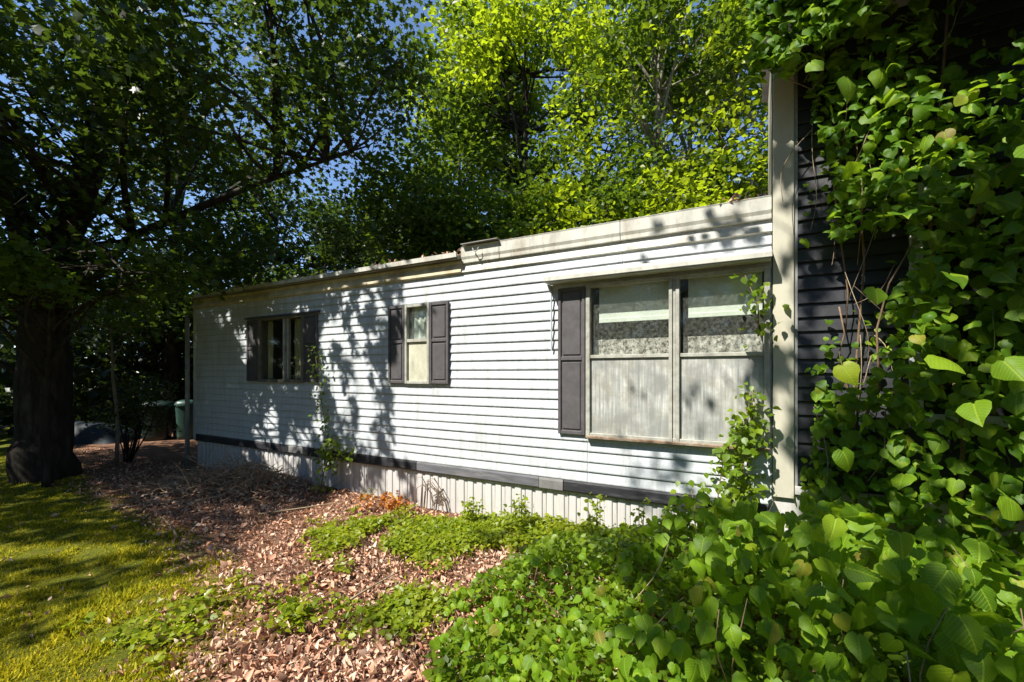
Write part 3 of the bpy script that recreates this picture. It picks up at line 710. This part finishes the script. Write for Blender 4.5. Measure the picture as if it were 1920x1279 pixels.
bg_tree('yellow-green maple behind the seam where the trailer fascia deepens', -1.35, 12.2, 10.5, 2.4, (.3,.1), 'leaf_mid', 'bark', 700, 32, .14, rad=.13, seed=3)
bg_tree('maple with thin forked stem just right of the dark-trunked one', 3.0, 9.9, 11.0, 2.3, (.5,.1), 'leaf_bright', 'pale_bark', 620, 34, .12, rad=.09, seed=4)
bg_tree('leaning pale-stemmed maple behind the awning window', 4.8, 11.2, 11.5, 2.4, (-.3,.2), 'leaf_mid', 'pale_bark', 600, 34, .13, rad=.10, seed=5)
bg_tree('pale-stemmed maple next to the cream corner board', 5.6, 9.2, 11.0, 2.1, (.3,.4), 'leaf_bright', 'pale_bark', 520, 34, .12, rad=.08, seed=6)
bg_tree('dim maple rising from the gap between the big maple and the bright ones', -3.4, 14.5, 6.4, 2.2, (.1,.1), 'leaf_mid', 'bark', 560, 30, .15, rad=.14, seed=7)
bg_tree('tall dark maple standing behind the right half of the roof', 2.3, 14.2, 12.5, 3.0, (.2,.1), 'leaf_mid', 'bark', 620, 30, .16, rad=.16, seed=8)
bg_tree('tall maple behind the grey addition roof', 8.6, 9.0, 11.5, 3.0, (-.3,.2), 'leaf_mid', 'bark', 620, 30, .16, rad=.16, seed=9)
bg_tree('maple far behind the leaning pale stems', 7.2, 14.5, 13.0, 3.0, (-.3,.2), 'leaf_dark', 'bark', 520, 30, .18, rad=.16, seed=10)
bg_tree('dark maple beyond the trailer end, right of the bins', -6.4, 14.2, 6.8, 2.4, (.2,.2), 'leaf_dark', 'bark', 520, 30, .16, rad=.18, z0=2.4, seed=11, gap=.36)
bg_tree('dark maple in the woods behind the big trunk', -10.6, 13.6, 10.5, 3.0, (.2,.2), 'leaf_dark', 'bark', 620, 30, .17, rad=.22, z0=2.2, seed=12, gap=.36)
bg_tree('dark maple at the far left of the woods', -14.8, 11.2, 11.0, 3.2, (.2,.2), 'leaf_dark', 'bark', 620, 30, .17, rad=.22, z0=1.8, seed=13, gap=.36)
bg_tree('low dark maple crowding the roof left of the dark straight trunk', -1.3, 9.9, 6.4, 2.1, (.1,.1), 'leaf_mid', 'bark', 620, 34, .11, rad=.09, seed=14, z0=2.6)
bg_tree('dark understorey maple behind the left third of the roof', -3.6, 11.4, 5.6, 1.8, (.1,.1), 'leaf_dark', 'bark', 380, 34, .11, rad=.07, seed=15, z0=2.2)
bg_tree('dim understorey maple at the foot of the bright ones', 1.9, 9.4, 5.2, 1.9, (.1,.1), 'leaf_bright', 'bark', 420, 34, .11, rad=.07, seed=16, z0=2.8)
# woodland edge: reads as one dark mass
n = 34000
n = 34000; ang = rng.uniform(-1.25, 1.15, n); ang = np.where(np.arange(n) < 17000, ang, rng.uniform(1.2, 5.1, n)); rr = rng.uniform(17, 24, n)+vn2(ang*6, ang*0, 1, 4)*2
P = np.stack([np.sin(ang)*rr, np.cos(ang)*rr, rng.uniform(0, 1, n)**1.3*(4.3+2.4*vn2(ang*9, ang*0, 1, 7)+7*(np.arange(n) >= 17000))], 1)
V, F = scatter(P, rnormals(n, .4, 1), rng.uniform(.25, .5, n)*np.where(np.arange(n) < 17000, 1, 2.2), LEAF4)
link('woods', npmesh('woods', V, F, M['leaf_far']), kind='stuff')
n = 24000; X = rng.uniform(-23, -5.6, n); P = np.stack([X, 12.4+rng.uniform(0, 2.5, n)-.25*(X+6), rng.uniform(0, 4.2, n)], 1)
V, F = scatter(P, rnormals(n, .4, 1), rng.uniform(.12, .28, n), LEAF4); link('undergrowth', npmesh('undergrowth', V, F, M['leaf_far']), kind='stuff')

# ================================================================== small woody plants at the left
def shrub(label, x, y, nst, h, spread, name='shrub', mat='leaf_dark', nl=900, leaf=.05, bark='bark', rad=.016, zmin=.35):
    o = empty(name, (x, y, 0), label=label, cat=name.replace('_', ' '))
    st = MB(); tips = []
    for i in range(nst):
        a = rng.uniform(0, 2*math.pi); s = spread*rng.uniform(.3, 1)
        tip = np.array([math.cos(a)*s, math.sin(a)*s, h*rng.uniform(.7, 1.1)])
        pts = curve((math.cos(a)*.05, math.sin(a)*.05, -.1), tip, 6, .07); st.tube(pts, list(np.linspace(rad, rad*.3, 7)), 5)
        for k in (3, 4, 5):
            q = pts[k]+rng.normal(size=3)*np.array([.2, .2, .15])+np.array([0, 0, .12]); st.tube(curve(pts[k], q, 3, .1), [rad*.4, rad*.3, rad*.2, .002], 4); tips.append(q)
        tips.append(tip)
    st.build('stems', M[bark], o, smooth=True)
    T = np.array(tips); P = T[rng.integers(0, len(T), nl)]+rng.normal(size=(nl, 3))*np.array([.15, .15, .11])
    P = P[P[:, 2] > zmin*h]
    V, F = scatter(P, rnormals(len(P), 1, .8), rng.uniform(.7, 1.3, len(P))*leaf, LEAF4); link('foliage', npmesh('foliage', V, F, M[mat]), o)
    return o
shrub('many-stemmed bare-legged shrub in the shade left of the grey pole', -7.35, 8.35, 12, 1.35, .75, nl=1400, leaf=.07)
sp = MB(); sp.tube([(0,0,-.1),(.03,0,.5),(.0,0,1.0),(-.08,.02,1.5),(-.10,.02,2.1),(-.2,.05,2.9)], [.034,.032,.028,.024,.02,.01], 7)
sp.tube([(-.09,.02,1.75),(.1,0,2.1),(.35,-.1,2.5)], [.014,.01,.005], 5); sp.tube([(-.09,.02,1.9),(-.4,0,2.2),(-.8,.1,2.4)], [.014,.01,.005], 5)
sap = empty('sapling', (-7.15, 7.9, 0), label='pale slender sapling stem standing in the dark left of the pole', cat='sapling'); sp.build('trunk', M['pale_bark'], sap, smooth=True)
P = np.array([-.1, 0, 2.7])+rng.normal(size=(700, 3))*np.array([.45, .35, .3]); V, F = scatter(P, rnormals(700, 1, .7), rng.uniform(.06, .11, 700), MAPLE)
link('crown', npmesh('crown', V, F, M['leaf_mid']), sap)
# hanging branch with paler leaves, reaching in front of the trailer's left end, belongs to a young maple
make_tree('young maple with low paler branches reaching to the trailer corner', (-6.9, 6.5), [(L3((-6.9,6.5,-.1),(-6.95,6.5,1.2),(-6.7,6.4,2.4),(-6.2,6.2,3.6)), [.07,.055,.04,.02])],
    [((-5.6,5.9,2.95),(1.35,.8,.36),1), ((-6.6,5.4,2.9),(1.1,.7,.4),.6)], 150, 30, .085, 'leaf_mid', csize=(.22,.22,.10), shell=.2, nbr=40, gap=(1.5,.25), tmpl=MAPLE, cull=True)

# ================================================================== GROUND LITTER, LAWN, BRUSH
def inyard(x, y, m=.02):   # in front of the walls
    return ((x-A[0])*NRM[0]+(y-A[1])*NRM[1] > m)
n = 105000
d = 1.7+8*rng.random(n)**1.6; a = rng.uniform(-1.02, .95, n); x = d*np.tan(a)*.9; y = d
k = inyard(x, y) & (rng.random(n) > np.clip(lawnness(x, y)*1.5-.35, 0, .97)+ .25*np.clip(vn2(x, y, 2.8, 5)*3-1.6, 0, 1))
x, y = x[k], y[k]; P = np.stack([x, y, gheight(x, y)+rng.uniform(.0, .03, len(x))], 1)
V, F = scatter(P, rnormals(len(P), .8, .75), rng.uniform(.022, .062, len(P))*(.8+.6*(rng.random(len(P)) < .12)), CURL, asp=rng.uniform(.45, 1.2, len(P)))
link('leaf_litter', npmesh('leaf_litter', V, F, M['leaf_dry']), kind='stuff')
n = 210000
d = 1.7+8*rng.random(n)**1.7; x = -d*rng.uniform(.2, 1.35, n); y = d
k = inyard(x, y) & (rng.random(n) < np.clip((lawnness(x, y)+vn2(x, y, 1.8, 9)*.6-.45)*1.4, 0, 1))
x, y = x[k], y[k]; P = np.stack([x, y, gheight(x, y)-.004], 1)
V, F = scatter(P, rnormals(len(P), .35, .8), rng.uniform(.014, .05, len(P))*(.35+1.3*vn2(x, y, 6, 2)**1.3), BLADE, yaw=rnormals(len(P), 1.2, .7), asp=rng.uniform(.8, 2.6, len(P)))
link('grass', npmesh('grass', V, F, M['grass']), kind='stuff')

def cover(name, x, y, hmax, per, leaf, mat, tmpl=OVAL, stalk=True, **kw):
    """low plants: leaves on short stalks"""
    idx = np.repeat(np.arange(len(x)), per); n = len(idx)
    h = (hmax if np.ndim(hmax) == 0 else hmax[idx])
    P = np.stack([x[idx]+rng.normal(size=n)*.05, y[idx]+rng.normal(size=n)*.05, np.zeros(n)], 1)
    P[:, 2] = gheight(P[:,0], P[:,1])+.02+h*rng.random(n)**.7
    V, F = scatter(P, rnormals(n, 1.1, .6), rng.uniform(.6, 1.3, n)*leaf, tmpl)
    return link(name, npmesh(name, V, F, M[mat]), **kw)
# patch of weeds on the leaf litter
def blob(n, cx, cy, rx, ry): 
    q = rng.normal(size=(n, 2))*.5; x = cx+q[:,0]*rx; y = cy+q[:,1]*ry; k = vn2(x, y, 3.2, 7) > .40; k &= inyard(x, y, .05); return x[k], y[k]
x1, y1 = blob(420, -1.15, 4.35, .85, .75); x2, y2 = blob(150, -.55, 4.55, .5, .35); x3, y3 = blob(60, -1.75, 2.85, .45, .25); x4, y4 = blob(26, -2.0, 2.7, .6, .3); x5, y5 = blob(90, -.75, 3.0, .35, .35)
x6, y6 = blob(620, .25, 4.35, 1.3, .35)
xx = np.concatenate([x1, x2, x3, x4, x5, x6]); yy = np.concatenate([y1, y2, y3, y4, y5, y6])
cover('weeds', xx, yy, .03+.13*vn2(xx, yy, 2, 3), 18, .042, 'leaf_cover', kind='stuff')
# orange dying plant by the skirting
xo, yo = blob(60, -1.35, 5.15, .42, .16)
orp = empty('orange_weed', (-1.2, 5.2, 0), label='low weed with orange dying leaves against the pale skirting', cat='weed')
idx = np.repeat(np.arange(len(xo)), 14); P = np.stack([xo[idx]+rng.normal(size=len(idx))*.05+1.2, yo[idx]+rng.normal(size=len(idx))*.04-5.2, rng.uniform(.02, .16, len(idx))], 1)
V, F = scatter(P, rnormals(len(P), .8, .7), rng.uniform(.03, .06, len(P)), OVAL); link('foliage', npmesh('foliage', V, F, M['leaf_orange']), orp)
ar = MB()
for k in range(9):
    x0 = rng.uniform(.02, .2); ar.tube([(x0, .0, 0), (x0+.02, -.02, .2+.02*k), (x0+.10, -.05, .26+.015*k), (x0+.2, -.06, .2), (x0+.24, -.07, .04)], .005, 4)
ar.build('stems', M['rust'], orp)
# brush pile at the trailer's left corner
bp = empty('brush_pile', (-3.95, 6.2, 0), label='heap of dry tangled twigs and brown leaves by the left end of the skirting', cat='brush pile')
tw = MB()
for i in range(620):
    q = rng.normal(size=2)*np.array([.5, .32]); hgt = .36*math.exp(-(q[0]/.75)**2-(q[1]/.5)**2)
    a = rng.uniform(0, 6.28); L = rng.uniform(.15, .5); p0 = np.array([q[0], q[1], hgt*rng.random()])
    p1 = p0+np.array([math.cos(a)*L, math.sin(a)*L, rng.normal()*.16]); p1[2] = max(p1[2], .0)
    tw.tube(curve(p0, p1, 4, .12), [.006, .005, .004, .003, .002], 4)
tw.build('twigs', M['twig'], bp, kind='stuff')
n = 1300; q = rng.normal(size=(n, 2))*np.array([.5, .32]); P = np.stack([q[:,0], q[:,1], (.24*np.exp(-(q[:,0]/.75)**2-(q[:,1]/.5)**2))*rng.random(n)**.6], 1)
V, F = scatter(P, rnormals(n, .7, .8), rng.uniform(.03, .075, n), CURL); link('dry_leaves', npmesh('dry_leaves', V, F, M['leaf_dry']), bp, kind='stuff')
# dead sticks lying on the litter
for i, (x, y, a, L) in enumerate(((-2.9, 5.0, .4, 1.0), (-3.3, 4.3, 2.4, .7), (-1.2, 2.9, 1.0, .6))):
    sk_ = MB(); sk_.tube(curve((0, 0, 0), (math.cos(a)*L, math.sin(a)*L, .05), 5, .06), [.011, .010, .009, .007, .005, .003], 6)
    sk_.build('stick', M['twig'], loc=(x, y, float(gheight(x, y))+.03), smooth=True, group='sticks lying on the leaf litter', cat='stick',
              label=['longest bare stick on the litter beside the brush pile', 'short bare stick at the shaded edge of the lawn', 'thin stick on the sunny litter nearest the viewer'][i])

# ================================================================== LARGE-LEAVED VINES
def heart(curl, cup, seed, tooth=.045, wid=1.):
    """heart-shaped leaf, about 44 triangles, with a toothed edge, a folded midrib and a drooping tip; base at the origin, tip at +y"""
    rs = np.random.default_rng(seed); out = []
    prof = [(.10, -.13), (.30, -.11), (.47, .06), (.53, .25), (.47, .45), (.34, .65), (.18, .84), (0, 1.02)]
    right = [(x*wid*(1+rs.normal()*.03)+tooth*(i % 2)*.5, y+rs.normal()*.015) for i, (x, y) in enumerate(prof[:-1])]
    left = [(-x*wid*(1+rs.normal()*.03)-tooth*(i % 2)*.5, y+rs.normal()*.015) for i, (x, y) in enumerate(prof[:-1])]
    mids = [(0, y) for y in (0, .06, .14, .27, .45, .64, .82)]
    def z(x, y): return -cup*abs(x)*.9+.10*abs(x)**2*cup-curl*(max(0, y-.25)**2)*.75+.05*math.sin(y*9+seed)*abs(x)*1.6
    half = [(a[0]*.55, (a[1]*.55+m_[1]*.45)) for a, m_ in zip(right, mids)]
    halfl = [(a[0]*.55, (a[1]*.55+m_[1]*.45)) for a, m_ in zip(left, mids)]
    pts = mids+half+right+halfl+left+[(0, 1.02)]
    v = [(x, y, z(x, y)+(.035 if abs(x) > .01 and abs(x) < .3 else 0)) for x, y in pts]
    k = 7; tip = 5*k; f = []
    for i in range(k-1):
        f += [(i, k+i, k+i+1), (i, k+i+1, i+1), (k+i, 2*k+i, 2*k+i+1), (k+i, 2*k+i+1, k+i+1)]
        f += [(i, 3*k+i+1, 3*k+i), (i, i+1, 3*k+i+1), (3*k+i, 4*k+i+1, 4*k+i), (3*k+i, 3*k+i+1, 4*k+i+1)]
    f += [(k-1, 2*k-1, tip), (2*k-1, 3*k-1, tip), (k-1, tip, 4*k-1), (4*k-1, tip, 5*k-1)]
    return np.array(v, float), np.array(f, int)
HEARTS = [heart(c, u, i, wid=w_) for i, (c, u, w_) in enumerate(((.5,.3,1.),(.9,.15,.95),(.2,.5,1.05),(.7,.55,.9),(.3,.2,1.1),(1.1,.35,1.),(.5,-.15,.9),(.15,.1,1.),(.8,.6,1.1),(.4,.35,.8)))]
HMESH = [npmesh('heart_leaf', v, f, M['big_leaf'], True) for v, f in HEARTS]
def frame_mat(P, N, up, s):
    N = Vector(N).normalized(); Y = Vector(up); Y = (Y-N*Y.dot(N)).normalized(); X = Y.cross(N)
    return Matrix(((X.x*s, Y.x*s, N.x*s, P[0]), (X.y*s, Y.y*s, N.y*s, P[1]), (X.z*s, Y.z*s, N.z*s, P[2]), (0, 0, 0, 1)))
CAM = np.array([0, 0, 1.6])
def big_leaves(root, P, N, S, D, nobj=300, mat='big_leaf', front=None):
    """the leaves that show largest become objects of their own, the rest one mesh"""
    rel = P-CAM; dist = np.linalg.norm(rel, axis=1)
    u = rel[:,0]/np.maximum(rel[:,1], .05)*820+960; v = 700-rel[:,2]/np.maximum(rel[:,1], .05)*820
    vis = (rel[:,1] > .3) & (u > -30) & (u < 1950) & (v > -30) & (v < 1310)
    facing = np.abs(np.sum(N/np.linalg.norm(N, axis=1, keepdims=True)*rel/dist[:,None], axis=1))
    score = np.where(vis, S/dist*(.3+facing), 0)*(1 if front is None else front)
    order = np.argsort(-score); top = order[:nobj]; rest = order[nobj:]
    bl = np.array(root.location)
    for j, i in enumerate(top):
        o = bpy.data.objects.new('leaf', HMESH[int(rng.integers(len(HMESH)))]); C.objects.link(o); o.parent = root
        o.matrix_local = frame_mat(P[i]-bl, N[i], D[i], float(S[i]))
    if len(rest):
        Vs, Fs, b = [], [], 0
        grp = rng.integers(0, len(HEARTS), len(rest))
        for g in range(len(HEARTS)):
            ids = rest[grp == g]
            if len(ids) == 0: continue
            V, F = scatter(P[ids]-bl, N[ids], S[ids], HEARTS[g], yaw=D[ids]); Vs.append(V); Fs.append(F+b); b += len(V)
        V = np.concatenate(Vs); F = np.concatenate(Fs)
        link('leaves', npmesh('leaves', V, F, M[mat], True), root, kind='stuff')
def hanging_normals(n, out, tilt=.8, sig=.45):
    """leaves that face outwards and up, tips hanging"""
    N = np.array(out)[None]*(1-tilt*.5)+rng.normal(size=(n, 3))*sig; N[:, 2] += tilt
    D = np.stack([rng.normal(size=n)*.6+out[0]*.6, rng.normal(size=n)*.6+out[1]*.6, -np.abs(rng.normal(size=n))-.35], 1)
    return N, D
out3 = np.array([NRM[0], NRM[1], 0.])
def vine_mesh(root, paths, rads, mat='vine_stem', name='stem'):
    for p, r in zip(paths, rads):
        m_ = MB(); b = np.array(root.location); pts = [np.array(q)-b for q in p]
        m_.tube(pts, list(np.linspace(r, r*.45, len(pts))), 6); m_.build(name, M[mat], root, smooth=True)
# -- climbing vine over the grey addition
vroot = empty('climbing_vine', tuple(W(9.6, .25, 0)), label='large heart-leaved vine smothering the charcoal wall of the addition', cat='vine')
n = 13000
t = rng.uniform(9.1, 11.4, n); z = rng.uniform(.3, 5.2, n); z = np.where(rng.random(n) < .22, rng.uniform(3.9, 5.2, n), z); base_off = .10+1.0*np.clip((t-9.1)/1.3, 0, 1)
off = .05+base_off*rng.random(n)**.75
# bare strip of wall next to the corner board, ragged
bare = 9.17+.26*(vn2(z, z*0, 1.7, 5)-.5)+.10*np.exp(-((z-2.9)/.6)**2)
k = (t > bare) | (z < .95) | (z > 3.9) | ((rng.random(n) < .05))
k &= vnoise(np.stack([t*1.0, off*1.3, z*1.0], 1), 2.0, 4) > np.where((z > 1.5) & (z < 3.7), .33, .24)
top = (z > 3.9); t = np.where(top, 8.75+(t-9.1)*1.1, t); off = np.where(top, off+.15, off)
t, z, off = t[k], z[k], off[k]; n = len(t)
P = np.stack([A[0]+E_[0]*t+NRM[0]*off, A[1]+E_[1]*t+NRM[1]*off, z+(vn2(t, z, 1, 3)-.5)*.2], 1)
N, D = hanging_normals(n, out3, .75, .5)
S = rng.uniform(.04, .095, n)*(1-.3*(off < .2)); S *= np.where(rng.random(n) < .12, 1.35, 1)
for hx, hy, hz, hs in HERO:      # the foremost leaves, on shoots that reach out of the mass
    P = np.concatenate([P, [[hx, hy, hz]]]); S = np.append(S, hs*.72); a_ = rng.normal(size=3)*.3
    N = np.concatenate([N, [np.array([-.35, -.55, .75])+a_*1.4]]); D = np.concatenate([D, [[rng.normal()*.5, -.4, -.8]]])
big_leaves(vroot, P, N, S, D, 300)
paths = [[W(9.5, .3, 4.3), W(9.35, .25, 4.05), W(9.15, .22, 3.72), W(8.95, .2, 3.9), W(8.83, .22, 4.15)],
         [W(9.36, .12, 3.35), W(9.30, .10, 3.0), W(9.34, .10, 2.6), W(9.38, .12, 2.2), W(9.37, .1, 1.9)],
         [W(9.43, .3, 1.25), W(9.52, .33, 1.5), W(9.5, .36, 1.9), W(9.56, .38, 2.2), W(9.75, .4, 2.6)],
         [W(9.30, .2, 1.6), W(9.38, .24, 1.45), W(9.5, .3, 1.30), W(9.62, .35, 1.15)],
         [W(9.9, .55, 2.5), W(10.0, .6, 2.75), W(10.15, .6, 2.9), W(10.5, .6, 2.95)],
         [W(9.33, .1, 2.1), W(9.36, .12, 1.9), W(9.33, .1, 1.75), W(9.38, .1, 1.5), W(9.6, .2, 0)],
         [W(9.9, .3, -.1), W(9.95, .3, 1.2), W(9.8, .25, 2.5), W(9.9, .3, 4.4)],
         [W(10.3, .3, -.1), W(10.2, .4, 1.4), W(10.35, .35, 2.6), W(10.2, .3, 4.5)],
         [W(9.0, .3, 4.5), W(9.06, .25, 4.2), W(9.2, .2, 4.0), W(9.1, .2, 3.8)],
         [W(9.45, .12, .2), W(9.40, .10, 1.2), W(9.48, .1, 2.4), W(9.42, .1, 3.6), W(9.55, .2, 4.4)]]
vine_mesh(vroot, [curve_p for curve_p in paths], [.008, .009, .009, .006, .007, .006, .016, .014, .007, .01])
for i in range(26):
    tt = rng.uniform(9.12, 9.75); zz = rng.uniform(1.3, 3.9); o_ = rng.uniform(.04, .3); L_ = rng.uniform(.25, .9)
    vine_mesh(vroot, [curve(W(tt, o_, zz), W(tt+rng.normal()*.18, o_+rng.uniform(0, .12), zz-L_), 7, .13)], [rng.uniform(.002, .005)], 'twig' if i % 3 else 'rust', 'dead_strand')
for i in range(12):
    tt = rng.uniform(9.3, 10.6); zz = rng.uniform(.8, 4.2); o_ = rng.uniform(.15, .7)
    q = [W(tt, o_, zz), W(tt+rng.normal()*.12, o_+.05, zz+rng.uniform(.1, .25)), W(tt+rng.normal()*.15, o_+.05, zz+rng.uniform(.2, .4))]
    vine_mesh(vroot, [curve(q[0], q[2], 6, .2)], [.003], 'green_stem', 'tendril')
# -- mound of the same leaves in the right foreground
mroot = empty('leafy_shrub', (1.4, 2.4, 0), label='sunlit mound of heart-shaped leaves filling the right foreground', cat='shrub')
def mound_h(x, y):
    e = np.interp(y, [1.3, 2.2, 2.9, 3.6, 4.3], [-.45, -.42, -.50, .10, .45])
    d = np.clip((x-e)/1.7, 0, 1); dw = ((x-A[0])*NRM[0]+(y-A[1])*NRM[1])
    return (.14+.62*d**.9)*np.clip(.25+dw/1.3, 0, 1)*(x > e)
def mound(n, x0, x1, y0, y1, s0, s1, low=.15):
    x = rng.uniform(x0, x1, n); y = rng.uniform(y0, y1, n); kk = vn2(x, y, 4.5, 31) > .33; x, y = x[kk], y[kk]; h = mound_h(x, y)*(.5+1.0*vn2(x, y, 2.6, 8))
    k = (h > .03) & inyard(x, y, .06); x, y, h = x[k], y[k], h[k]; n = len(x)
    u = rng.random(n)**.45; P = np.stack([x, y, gheight(x, y)+.03+h*u], 1)
    N, D = hanging_normals(n, np.array([-.25, -.8, 0]), .75, .6); return P, N, rng.uniform(s0, s1, n), D, u
P, N, S, D, u = mound(3900, -.5, 2.8, 1.15, 3.0, .045, .105)
k = rng.random(len(P)) < np.clip(.35+.5*(P[:,0]-.2), .35, 1); P, N, S, D, u = P[k], N[k], S[k], D[k], u[k]
S *= np.clip(.62+.28*(P[:,0]), .6, 1.1)
big_leaves(mroot, P, N, S, D, 300, front=u**2)
for i in range(26):
    x, y = rng.uniform(.2, 2.4), rng.uniform(1.4, 2.9); h = float(mound_h(np.array([x]), np.array([y]))[0])+.05
    q = [(x, y, 0), (x+rng.normal()*.1, y+rng.normal()*.1, h*.6), (x+rng.normal()*.2, y+rng.normal()*.2-.05, h*.95)]
    vine_mesh(mroot, [curve(q[0], q[2], 6, .15)], [.004], 'twig' if i % 2 == 0 else 'vine_stem', 'stem')
# -- small-leaved thicket between the mound and the skirting
n = 30000; x = rng.uniform(-.5, 2.6, n); y = rng.uniform(1.3, 4.6, n); h = mound_h(x, y)*(.6+.85*vn2(x, y, 2.2, 8))*np.where(y > 2.9, .95, .6)
k = (h > .03) & inyard(x, y, .03) & (vn2(x, y, 3.3, 2) > .2); x, y, h = x[k], y[k], h[k]; n = len(x)
P = np.stack([x, y, gheight(x, y)+.02+h*rng.random(n)**.5], 1)
V, F = scatter(P, rnormals(n, 1, .75), rng.uniform(.022, .06, n), OVAL)
link('ground_cover', npmesh('ground_cover', V, F, M['leaf_vine']), kind='stuff')

# -- vine climbing the trailer's right end beside the corner board
def small_vine(label, t0, strands, dens, leaf, name='climbing_vine', mat='leaf_vine', sprd=.07, offm=.12):
    o = empty(name, tuple(W(t0, .06, 0)), label=label, cat='vine'); b = np.array(o.location); PP = []
    for pts in strands:
        pts = [W(a_, o_, z_) for a_, o_, z_ in pts]; m_ = MB(); m_.tube([p-b for p in pts], list(np.linspace(.007, .003, len(pts))), 5); m_.build('stem', M['vine_stem'], o, smooth=True)
        for p, q_ in zip(pts, pts[1:]):
            k = int(np.linalg.norm(q_-p)*dens); tt = rng.random(k)[:, None]; PP.append(p*(1-tt)+q_*tt+rng.normal(size=(k, 3))*sprd)
    P = np.concatenate(PP); dd = (P[:, :2]-A)@NRM; P = P[(dd > .04) & (P[:,2] > 0)]
    N, D = hanging_normals(len(P), out3, .8, .5); V, F = scatter(P-b, N, rng.uniform(.6, 1.3, len(P))*leaf, OVAL, yaw=D)
    link('foliage', npmesh('foliage', V, F, M[mat]), o); return o
small_vine('bushy vine climbing the trailer wall where it meets the cream corner board', 8.7,
    [[(8.7,.2,0),(8.67,.15,.6),(8.72,.12,1.1),(8.74,.1,1.45)], [(8.7,.2,.1),(8.6,.18,.6),(8.68,.12,1.1),(8.72,.1,1.3)], [(8.6,.25,0),(8.5,.2,.5),(8.55,.15,.9),(8.66,.12,1.2)], [(8.7,.12,0),(8.72,.12,.8),(8.76,.1,1.2),(8.76,.1,1.5)],
     [(8.4,.3,0),(8.35,.2,.4),(8.3,.15,.6)], [(8.80,.1,1.9),(8.80,.1,2.15),(8.70,.1,2.42)]], 120, .06, sprd=.065)
small_vine('thin vine with a leafy tuft climbing beside the shaded left window', 3.6,
    [[(3.72,.3,0),(3.70,.2,.3),(3.75,.12,.55),(3.6,.1,.8),(3.5,.09,1.2),(3.42,.09,1.6),(3.36,.1,1.95)], [(3.7,.2,.3),(3.95,.14,.55),(4.15,.12,.62)], [(3.7,.2,.35),(3.62,.16,.6),(3.8,.12,.72)],
     [(3.7,.2,.4),(3.9,.16,.72)]], 110, .055, sprd=.06)
ps = MB(); b0 = W(3.68, .33, 0); ps.tube([(0,0,-.05),(.01,0,.12),(-.01,0,.28)], [.012,.010,.007], 6); ps.tube([(.0,0,.15),(.07,0,.27),(.09,.02,.36)], [.007,.005,.003], 5)
ps.build('dead_stem', M['pale_bark'], loc=(b0[0], b0[1], 0), smooth=True, label='pale forked dead stem at the foot of the leafy tuft', cat='dead stem')
# tall weeds standing before the skirting
for i, (t_, o_, h_, lab) in enumerate(((6.75, .35, .42, 'tall leafy weed rising in front of the pale trim length'), (7.55, .35, .45, 'slim weed standing below the big window'), (8.0, .4, .50, 'yellowish weed just left of the bushy corner vine'), (6.2, .3, .26, 'short weed at the sunny skirting right of the orange plant'))):
    p = W(t_, o_, 0); o = empty('tall_weed', (p[0], p[1], 0), label=lab, cat='weed', group='weeds standing against the skirting')
    st = MB(); PP = []
    for s_ in range(4):
        tip = np.array([rng.normal()*.07, rng.normal()*.05, h_*rng.uniform(.7, 1.05)]); pts = curve((0, 0, 0), tip, 5, .05); st.tube(pts, [.004]*5+[.002], 4)
        for q in pts[1:]: PP.append(q+rng.normal(size=(7, 3))*.035)
    st.build('stems', M['green_stem'], o); P = np.concatenate(PP); V, F = scatter(P, rnormals(len(P), 1, .6), rng.uniform(.03, .055, len(P)), OVAL)
    link('foliage', npmesh('foliage', V, F, M['leaf_cover']), o)
